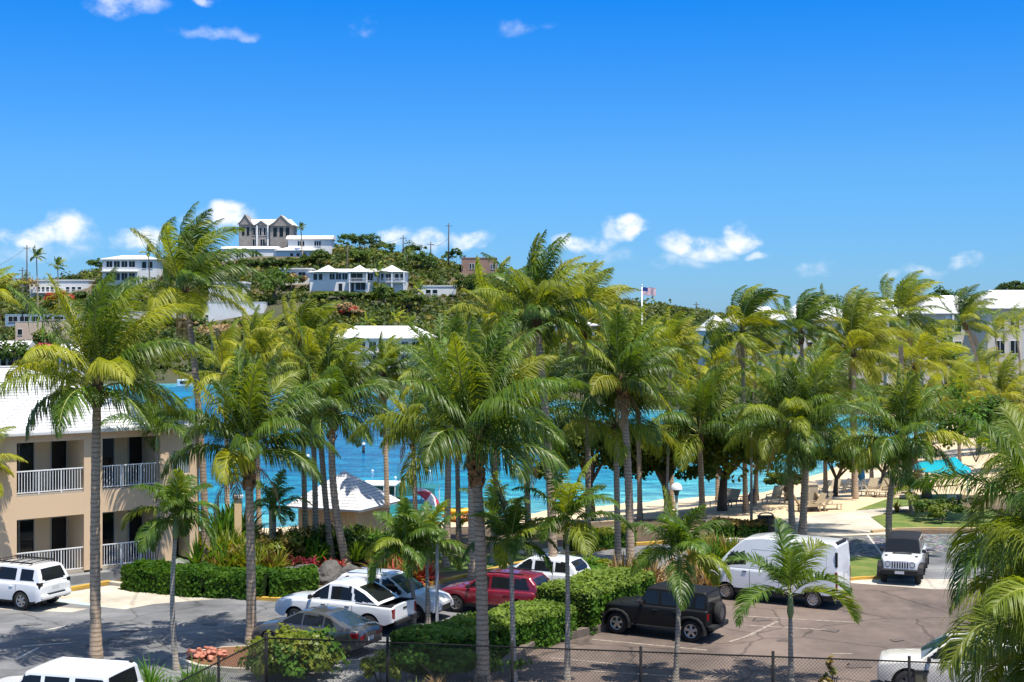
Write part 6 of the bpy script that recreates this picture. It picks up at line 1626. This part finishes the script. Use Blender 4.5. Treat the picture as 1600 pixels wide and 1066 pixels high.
# closed blue parasol on the palm
g = G(1340, 772, -.1); o = thing('closed_parasol', 'closed blue parasol beside a beach palm', 'parasol', (g.x + .35, g.y + .3, tz(g.x, g.y))); MB().tube([(0, 0, 0), (0, 0, 2.2)], .03, 6).build('pole', M['white_metal'], o)
MB().tube([(0, 0, 1.0), (0, 0, 1.25), (0, 0, 1.7), (0, 0, 2.2)], [.12, .26, .20, .03], 9).build('canopy', pmat('blue_canvas', (.03, .22, .42), (.025, .18, .36), 5, .8), o, smooth=True)
# red and white parasol, kayaks
g = G(668, 838, -1); o = thing('beach_parasol', 'tilted red and white parasol near the hut', 'parasol', (g.x, g.y, tz(g.x, g.y))); MB().tube([(0, 0, 0), (.25, 0, 2.2)], .03, 6).build('pole', M['white_metal'], o)
for k in range(8):
    a0, a1 = k * math.pi / 4, (k + 1) * math.pi / 4; T_ = Matrix.Rotation(A(38), 3, 'Y'); ap_ = Vector((.25, 0, 2.25))
    m = MB(); ring = []
    for f in (0.04, .5, 1.0):
        ring.append([ap_ + T_ @ Vector((1.15 * f * math.cos(a), 1.15 * f * math.sin(a), -.45 * f * f)) for a in (a0, a1)])
    for i in range(2): m.poly([ring[i][0], ring[i + 1][0], ring[i + 1][1], ring[i][1]])
    m.build('canopy_panel', pmat('red_canvas', (.52, .03, .06)) if k % 2 else M['white_metal'], o)
def kayak(lab, px0, px1, py, mat, z=.0):
    a, b = G(px0, py, -1.2), G(px1, py, -1.2); c = (a + b) / 2; L_ = (b - a).length; gz_ = tz(c.x, c.y)
    o = thing('kayak', lab, 'kayak', (c.x, c.y, gz_ + z), 0, 'kayaks on the beach'); m = MB(); n = 16; k = 10
    for i in range(n + 1):
        t = -1 + 2 * i / n; w = .40 * (1 - abs(t) ** 2.6) + .01; rise = .25 * abs(t) ** 3
        for j in range(k):
            an = 2 * math.pi * j / k; m.v.append(Vector((t * L_ / 2, w * math.cos(an), .24 + rise + .22 * math.sin(an) * (1 - abs(t) ** 4 * .8))))
    for i in range(n):
        for j in range(k): m.f.append((i * k + j, (i + 1) * k + j, (i + 1) * k + (j + 1) % k, i * k + (j + 1) % k))
    m.build('hull', mat, o, True); MB().ball((0, 0, .46), (.5, .2, .03), 12, 3).build('cockpit', M['trim'], o)
ym_, om_ = pmat('yellow_kayak_plastic', (.62, .36, .01), None, 2, .4), pmat('orange_kayak_plastic', (.60, .17, .012), None, 2, .4)
kayak('yellow kayak on top of the stack by the shore palms', 688, 742, 824, ym_, .75); kayak('orange kayak below the yellow one by the shore palms', 690, 744, 826, om_, .3)
# teal canopied boat moored off the hut
bc = G(628, 800, SEA); o = thing('canopy_boat', 'teal canopied boat moored behind the beach hut', 'boat', (bc.x, bc.y, SEA), A(-6)); teal = pmat('teal_boat_paint', (.015, .13, .13), (.02, .16, .155), 1.5, .5)
m = MB(); m.prism([(-3.0, -1.3), (2.2, -1.3), (3.2, 0), (2.2, 1.3), (-3.0, 1.3)], -.2, .75); m.build('hull', pmat('turquoise_hull', (.05, .36, .36), None, 2, .4), o)
MB().box2((-2.9, -1.35, 2.0), (-.2, 1.35, 2.08)).build('roof', M['white_metal'], o)
m = MB(); k0 = [(-.15, -1.4, 2.05), (2.6, -1.4, 1.85), (2.6, 1.4, 1.85), (-.15, 1.4, 2.05)]; m.poly(k0); m.poly([(-.15, -1.4, 2.05), (-.15, -1.42, 1.2), (1.2, -1.42, 1.35), (2.6, -1.42, 1.35), (2.6, -1.4, 1.85)]); m.build('awning', teal, o)
MB().box2((-2.85, 1.0, .76), (-.2, 1.1, 1.98)).build('cabin_wall', teal, o)
for x in (-2.85, -1.9, -1.05, -.25, 1.2, 2.5):
    for y in (-1.28, 1.28): MB().bar((x, y, .7), (x, y, 2.0 if x < 0 else 1.84), .07).build('post', M['white_metal'], o)
MB().box2((-2.8, -1.25, .76), (-.3, -1.15, 1.15)).build('side_rail', teal, o); MB().box2((-1.9, -.5, .76), (-.6, .5, 1.2)).build('bench', M['white_metal'], o)
# small blue boat and buoys
bc = G(290, 612, SEA); o = thing('motor_boat', 'small blue motor boat by the far shore', 'boat', (bc.x, bc.y, SEA), A(8)); MB().prism([(-3.2, -1.1), (2.4, -1.1), (3.6, 0), (2.4, 1.1), (-3.2, 1.1)], -.2, 1.0).build('hull', pmat('blue_hull', (.06, .30, .42), None, 2, .4), o); MB().box2((-1.6, -.9, 1.0), (1.2, .9, 2.4)).build('cabin', M['pale_blue'], o, bevel=.15); MB().box2((-1.0, -.93, 1.6), (.9, -.88, 2.1)).build('window', M['win_dark'], o)
for (px, py, lab) in ((568, 708, 'white-topped channel marker post in the bay'), (481, 728, 'dark channel marker post left in the bay')):
    g = G(px, py, SEA); o = thing('marker_post', lab, 'buoy', g); MB().tube([(0, 0, -.5), (0, 0, .75)], [.16, .13], 8).build('post', M['trim'], o, smooth=True); MB().ball((0, 0, .9), .2).build('top_mark', M['white_metal'], o, smooth=True)
for i, (px, py) in enumerate(((582, 736), (618, 747), (672, 737), (1488 - 820, 772), (700, 720), (640, 726))):
    g = G(px, py, SEA); o = MB().ball((0, 0, 0), .13, 10, 8).build('float', M['white_metal'], None, True); o.location = g; tag(o, 'small white swim line float in the bay', 'float', 'swim line floats')
# peach gate posts left of the hut
for (px, lab) in ((426, 'peach painted gate pillar left of the hut'), (372, 'peach painted gate pillar beside the building')):
    g = G(px, 872); o = thing('gate_pillar', lab, 'pillar', g); H = CAMZ - (778 - HY) * g.y / F; MB().box2((-.16, -.16, -.2), (.16, .16, H)).build('shaft', M['peach'], o, bevel=.02); MB().box((0, 0, H + .06), (.46, .46, .14)).build('cap', M['white_metal'], o, bevel=.02)
# cone and bin behind the fence
g = G(1452, 1088); o = thing('traffic_cone', 'red cone behind the fence at the bottom right', 'cone', g); MB().tube([(0, 0, .04), (0, 0, .85)], [.17, .04], 12).build('cone', pmat('red_cone_plastic', (.42, .02, .02)), o, smooth=True); MB().box((0, 0, .02), (.45, .45, .04)).build('base', M['trim'], o)
g = G(1437, 1090); o = thing('wheelie_bin', 'olive bin beside the red cone behind the fence', 'bin', g); MB().box((0, 0, .42), (.36, .40, .84), taper=1.15).build('body', pmat('olive_plastic', (.11, .10, .06)), o, bevel=.02); MB().box((0, 0, .87), (.45, .5, .06)).build('lid', M['trim'], o)

# ------------------------------------------------------------------ broadleaf trees on the beach
def btree(lab, px, py, wpx, ytop, ybot, mats, n=60, per=70, leaf=.24, lean=0.0, seed=1, tr=.2):
    b = G(px, py, -.2); b.z = tz(b.x, b.y); s = b.y / F; h = CAMZ - (ytop - HY) * s - b.z; rz_ = (ybot - ytop) * s / 2
    return tree(lab, b, h, (wpx * s / 2, wpx * s * .42, rz_), n, per, leaf, mats, 6, tr, (lean, 0), 'sea_grape_tree', 'broadleaf trees on the beach', 'tree', seed)
btree('big dark sea grape tree on the beach beside the light pole', 1128, 800, 200, 640, 770, ['grape', 'grape_light'], 110, 80, .26, .3, 2, .28)
btree('dark sea grape tree left of the tall leaning palm', 1045, 800, 130, 668, 770, ['grape', 'grape_light'], 70, 70, .25, -.6, 3, .24)
btree('sea grape tree behind the paired palm trunks at centre', 925, 806, 130, 640, 765, ['grape', 'grape_light'], 70, 60, .24, -.3, 4, .22)
btree('leafy tree beside the left of the centre sea grape', 865, 808, 70, 690, 770, ['grape_light', 'grape'], 30, 60, .22, 0, 5, .16)
btree('low light green sea grape near the water', 1228, 778, 62, 738, 768, ['grape_light', 'grape'], 22, 60, .24, 0, 6, .14)
btree('spreading light green sea grape on the sand', 1305, 772, 110, 690, 748, ['grape_light', 'grape'], 42, 60, .26, .2, 7, .16)
btree('green bushy tree behind the right beach palms', 1380, 745, 110, 690, 735, ['grape_light', 'grape'], 40, 50, .26, 0, 8, .18)
btree('round dark tree in front of the condominium', 1478, 640, 62, 530, 590, ['grape'], 34, 60, .42, 0, 9, .25)
btree('dark spreading tree by the right shore', 1555, 700, 130, 640, 690, ['grape', 'hedge'], 50, 60, .30, 0, 10, .22)
btree('green shrub tree by the far right beach', 1450, 672, 60, 640, 668, ['grape_light'], 20, 40, .4, 0, 11, .2)

# ------------------------------------------------------------------ palms
def cp(lab, bx, by, cx, cy, rpx, nf, yellow, wind, bow=0.0, d=None, seed=1, **kw):
    dd = d or F * CAMZ / (by - HY)
    b = D(bx, HY, dd); b.z = tz(b.x, b.y)
    t = D(cx, cy, dd); s = dd / F
    coconut_palm(lab, b, t, rpx * s * .86, round(nf * .9), yellow, wind * 1.25 + .12, (bow, 0, 0), seed=seed, **kw)
cp('tall palm in front of the beige building at left', 150, 1030, 152, 612, 216, 26, .25, .30, -.1, seed=3, nuts=3, r=.19, nl=78, dead=0)
cp('stout bushy palm left of the parked cars', 393, 1006, 388, 716, 186, 27, .08, .12, .05, seed=8, boots=20, elo=14, r=.19, nl=78, dead=3)
cp('tallest palm at left with drooping golden fronds', 322, 888, 291, 462, 153, 25, .35, .65, .4, seed=5, nuts=5, r=.18, nl=78, dead=1)
cp('dark palm leaning over the hut roof', 543, 886, 520, 652, 150, 31, .12, .22, -.6, seed=12, r=.2, boots=8, elo=8, dead=0)
cp('slim palm left of the hut roof', 493, 870, 488, 650, 90, 20, .25, .3, .1, seed=14, r=.16, dead=2)
cp('slim palm with trunk crossing the hut roof', 519, 878, 497, 596, 104, 22, .45, .4, -.2, seed=15, r=.16, dead=1)
cp('palm over the bay right of the hut', 650, 815, 645, 676, 100, 22, .15, .2, .0, seed=17, r=.15, boots=8, dead=2)
cp('palm with tall ringed trunk near the lawn', 697, 886, 700, 606, 118, 25, .12, .25, .1, seed=19, r=.17, dead=0)
cp('thin palm beside the ringed trunk palm', 717, 848, 712, 590, 112, 22, .35, .3, .0, seed=21, r=.14, dead=3)
cp('large foreground palm with tan leaf boots at centre', 754, 1068, 742, 706, 240, 31, .06, .12, .15, seed=23, boots=30, nuts=2, elo=20, r=.21, nl=78, dead=1)
cp('slim palm with bare trunk behind the large centre palm', 738, 905, 735, 640, 95, 20, .2, .25, .0, seed=24, r=.17, dead=0)
cp('palm right of the large centre palm', 826, 868, 822, 680, 162, 23, .10, .2, .0, seed=27, r=.17, dead=2)
cp('tall crowning palm at the centre of the skyline', 865, 928, 838, 502, 149, 26, .18, .25, .3, seed=29, r=.19, nl=78, dead=1)
cp('twin palm with stubby orange boots right of centre', 985, 897, 972, 604, 132, 26, .12, .2, .2, seed=31, r=.2, boots=20, nl=78, dead=2)
cp('twin palm with darker trunk right of centre', 966, 884, 962, 672, 151, 21, .15, .2, .0, seed=33, r=.16, dead=0)
cp('golden palm left of the flagpole', 918, 868, 912, 515, 121, 22, .75, .6, .2, seed=35, r=.15, dead=3)
cp('golden palm peeking behind the crowning palm', 775, 858, 772, 500, 103, 18, .75, .5, .0, seed=36, r=.15, dead=1)
cp('dark upright palm left of the light pole', 1098, 810, 1093, 682, 140, 26, .10, .15, .0, seed=38, r=.19, nl=78, dead=0)
cp('left palm of the pair beside the cargo van', 1238, 834, 1232, 682, 140, 22, .10, .2, .0, seed=41, r=.18, boots=8, dead=2)
cp('right palm of the pair beside the cargo van', 1254, 834, 1260, 690, 178, 29, .08, .15, .0, seed=43, r=.21, boots=8, nl=78, dead=1)
cp('dark round palm over the white off-road car', 1391, 868, 1405, 700, 138, 29, .06, .12, -.5, seed=45, r=.17, boots=10, nl=78, dead=2)
cp('straight palm on the sand with blue parasol', 1337, 778, 1334, 560, 119, 22, .5, .6, .0, seed=47, r=.17, dead=0)
cp('windswept palm on the skyline right of the flag', 1165, 800, 1160, 524, 99, 23, .25, 1.3, .0, seed=49, nuts=4, dead=3)
cp('windswept dark palm before the condominium roofs', 1262, 790, 1252, 525, 93, 22, .15, 1.2, .0, seed=51, dead=1)
cp('windswept golden palm before the condominium roofs', 1335, 770, 1327, 532, 106, 23, .6, 1.2, .0, seed=53, dead=0)
cp('tall windswept palm with pale trunk before the condominiums', 1415, 750, 1406, 502, 97, 23, .4, 1.3, .0, seed=55, r=.2, dead=2)
cp('windswept palm with curved pale trunk at right', 1528, 0, 1507, 508, 78, 21, .2, 1.2, 2.0, d=135, seed=57, r=.2, dead=1)
cp('little windswept palm near the right edge', 1562, 0, 1555, 522, 48, 18, .5, 1.4, .5, d=170, seed=59, far=True, nl=26)
cp('windswept palm cut by the right edge', 1596, 0, 1588, 516, 59, 18, .35, 1.3, .5, d=160, seed=61, far=True, nl=28)
cp('broad golden palm above the dark round palm', 1432, 0, 1428, 578, 117, 23, .7, .9, 0, d=112, seed=63, dead=2)
cp('yellowing palm between the condominium palms', 1362, 0, 1360, 580, 95, 21, .7, .8, 0, d=115, seed=65, dead=0)
cp('golden palm under the windswept skyline palm', 1182, 0, 1178, 575, 99, 21, .8, .7, 0, d=100, seed=67, dead=3)
cp('pale green palm right of the flagpole', 1050, 0, 1046, 552, 78, 22, .55, .7, 0, d=95, seed=69, dead=1)
cp('yellow green palm under the flagpole', 1122, 0, 1118, 585, 99, 20, .6, .5, 0, d=97, seed=71, dead=0)
cp('green palm behind the flagpole base', 1000, 0, 996, 560, 86, 20, .35, .4, 0, d=85, seed=73, dead=2)
cp('pale windblown palm over the hut side', 478, 0, 470, 548, 100, 23, .5, .6, 0, d=72, seed=75, dead=1)
cp('golden palm mass below the tallest left palm', 405, 0, 400, 575, 100, 23, .85, .5, 0, d=80, seed=77, dead=2)
cp('golden palm beside the far shore boat', 356, 0, 352, 590, 95, 20, .8, .5, 0, d=86, seed=79, dead=0)
cp('green palm between hut and centre palms', 606, 0, 600, 592, 72, 21, .3, .3, 0, d=78, seed=81, dead=3)
cp('yellow palm at the right beach edge', 1500, 0, 1496, 625, 86, 20, .8, .8, 0, d=118, seed=83, dead=1)
cp('gold palm beside the right shore tree', 1572, 0, 1568, 632, 91, 20, .75, .8, 0, d=112, seed=85, dead=0)
cp('leaning golden palm on the far right beach', 1545, 0, 1535, 595, 71, 18, .7, .9, .6, d=140, seed=87, dead=2)
cp('small golden palm behind the beach loungers', 1455, 0, 1452, 640, 67, 18, .7, .8, 0, d=130, seed=89, dead=1)
cp('green palm behind the van palms', 1290, 0, 1288, 610, 113, 21, .3, .4, 0, d=98, seed=90, dead=2)
cp('slim green palm between the dark palms', 1178, 0, 1186, 690, 67, 17, .3, .3, 0, d=92, seed=92, dead=0)
cp('golden palm cut off by the left edge', -20, 0, -18, 470, 71, 16, .9, .4, 0, d=75, seed=93, dead=3)
cp('palm frond tips cut off by the left edge', -58, 0, -52, 745, 103, 18, .5, .3, 0, d=60, seed=94, dead=1)
for (px, cy, d, lab) in ((57, 402, 380, 'windswept palm on the far left ridge'), (90, 418, 382, 'small palm beside the far left ridge palm'), (681, 358 + 0, 0, ''), (232, 396, 392, 'palm silhouette above the white ridge house'), (470, 357, 412, 'tiny palm right of the hilltop villa'), (590, 425, 372, 'tall palm right of the long villa'), (636, 402, 405, 'palm on the crest below the ridge pole'),
                         (620, 500, 315, 'palm above the shore condominium roof'), (640, 512, 312, 'palm beside the shore condominium'), (575, 506, 316, 'dark palm behind the shore condominium'), (660, 540, 304, 'palm before the shore condominium'), (652, 455, 355, 'slim palm below the white terraced house'), (330, 520, 322, 'golden palm on the shore bank')):
    if not d: continue
    t = D(px, cy, d); g = tz(t.x, t.y + 1); coconut_palm(lab, (t.x + .5, t.y, min(g, t.z - 3)), t, 3.0 if px != 470 else 1.7, 11, .25, .9, (0, 0, 0), r=.2, nl=13, seed=int(px), far=True, group='palms on the hill', width=.22)
# small slim palms
def sp(lab, bx, by, cx, cy, rpx, seed, nf=11, bow=0.0, **kw):
    dd = F * CAMZ / (by - HY); b = D(bx, by, dd); t = D(cx, cy, dd); small_palm(lab, b, t, rpx * dd / F, nf, seed, (bow, 0, 0), **kw)
sp('small palm with curved trunk before the left lot', 276, 1047, 274, 842, 92, 3, 13, -.25, droop=1.25)
sp('small palm left of the steel post', 645, 978, 634, 880, 82, 5, 12, .3)
sp('small yellow-stemmed palm right of the steel post', 669, 976, 667, 880, 84, 7, 12, .0)
sp('small palm in front of the maroon car', 803, 1064, 799, 880, 92, 9, 11)
sp('small spreading palm between the hedges', 886, 1063, 886, 850, 108, 11, 12, .05, upright=.1)
sp('small bushy palm beside the black off-road car', 1055, 1068, 1061, 915, 108, 13, 13, .05, light=.2, shaft=1.0)
sp('small palm with four tall fronds before the cargo van', 1236, 1068, 1235, 965, 128, 16, 8, .0, upright=.35, light=.15, shaft=.8, lift=.35, gleaf=.5)
sp('dark slender palm beside the white roof', 247, 905, 246, 705, 96, 17, 8, .0, upright=.7, light=.1)
sp('short palm beside the stout bushy palm', 432, 874, 428, 815, 62, 19, 9)
sp('young palm on the beach lawn', 1424, 802, 1421, 775, 52, 21, 9, light=.8, r=.12, shaft=.3)
sp('slender palm before the dark sea grape', 1041, 812, 1044, 712, 55, 23, 9, upright=.5)
sp('small palm behind the lawn by the kayaks', 768, 880, 770, 830, 70, 25, 10)
# near feather palms at the bottom right corner
for (lab, cx, cy, d, rpx, seed, nf) in (('near feather palm filling the right edge, upper crown', 1645, 880, 25, 235, 31, 20), ('near feather palm at the bottom right corner, lower crown', 1685, 1020, 23, 235, 33, 18), ('near feather palm between the two big right edge crowns', 1628, 975, 28, 175, 37, 16),
                                        ('near feather palm behind the other right edge palms', 1660, 785, 29, 180, 35, 15), ('lowest near feather palm at the right of the fence', 1650, 1090, 26, 150, 39, 16)):
    t = D(cx, cy, d); b = Vector((t.x + .6, t.y - .2, 0)); small_palm(lab, b, t, rpx * d / F, nf, seed, (.2, 0, 0), .07, 96, 'feather_palm', 'near feather palms', .15, .5, .026, 1.05, .5, 1.15, .12, .40, .7)
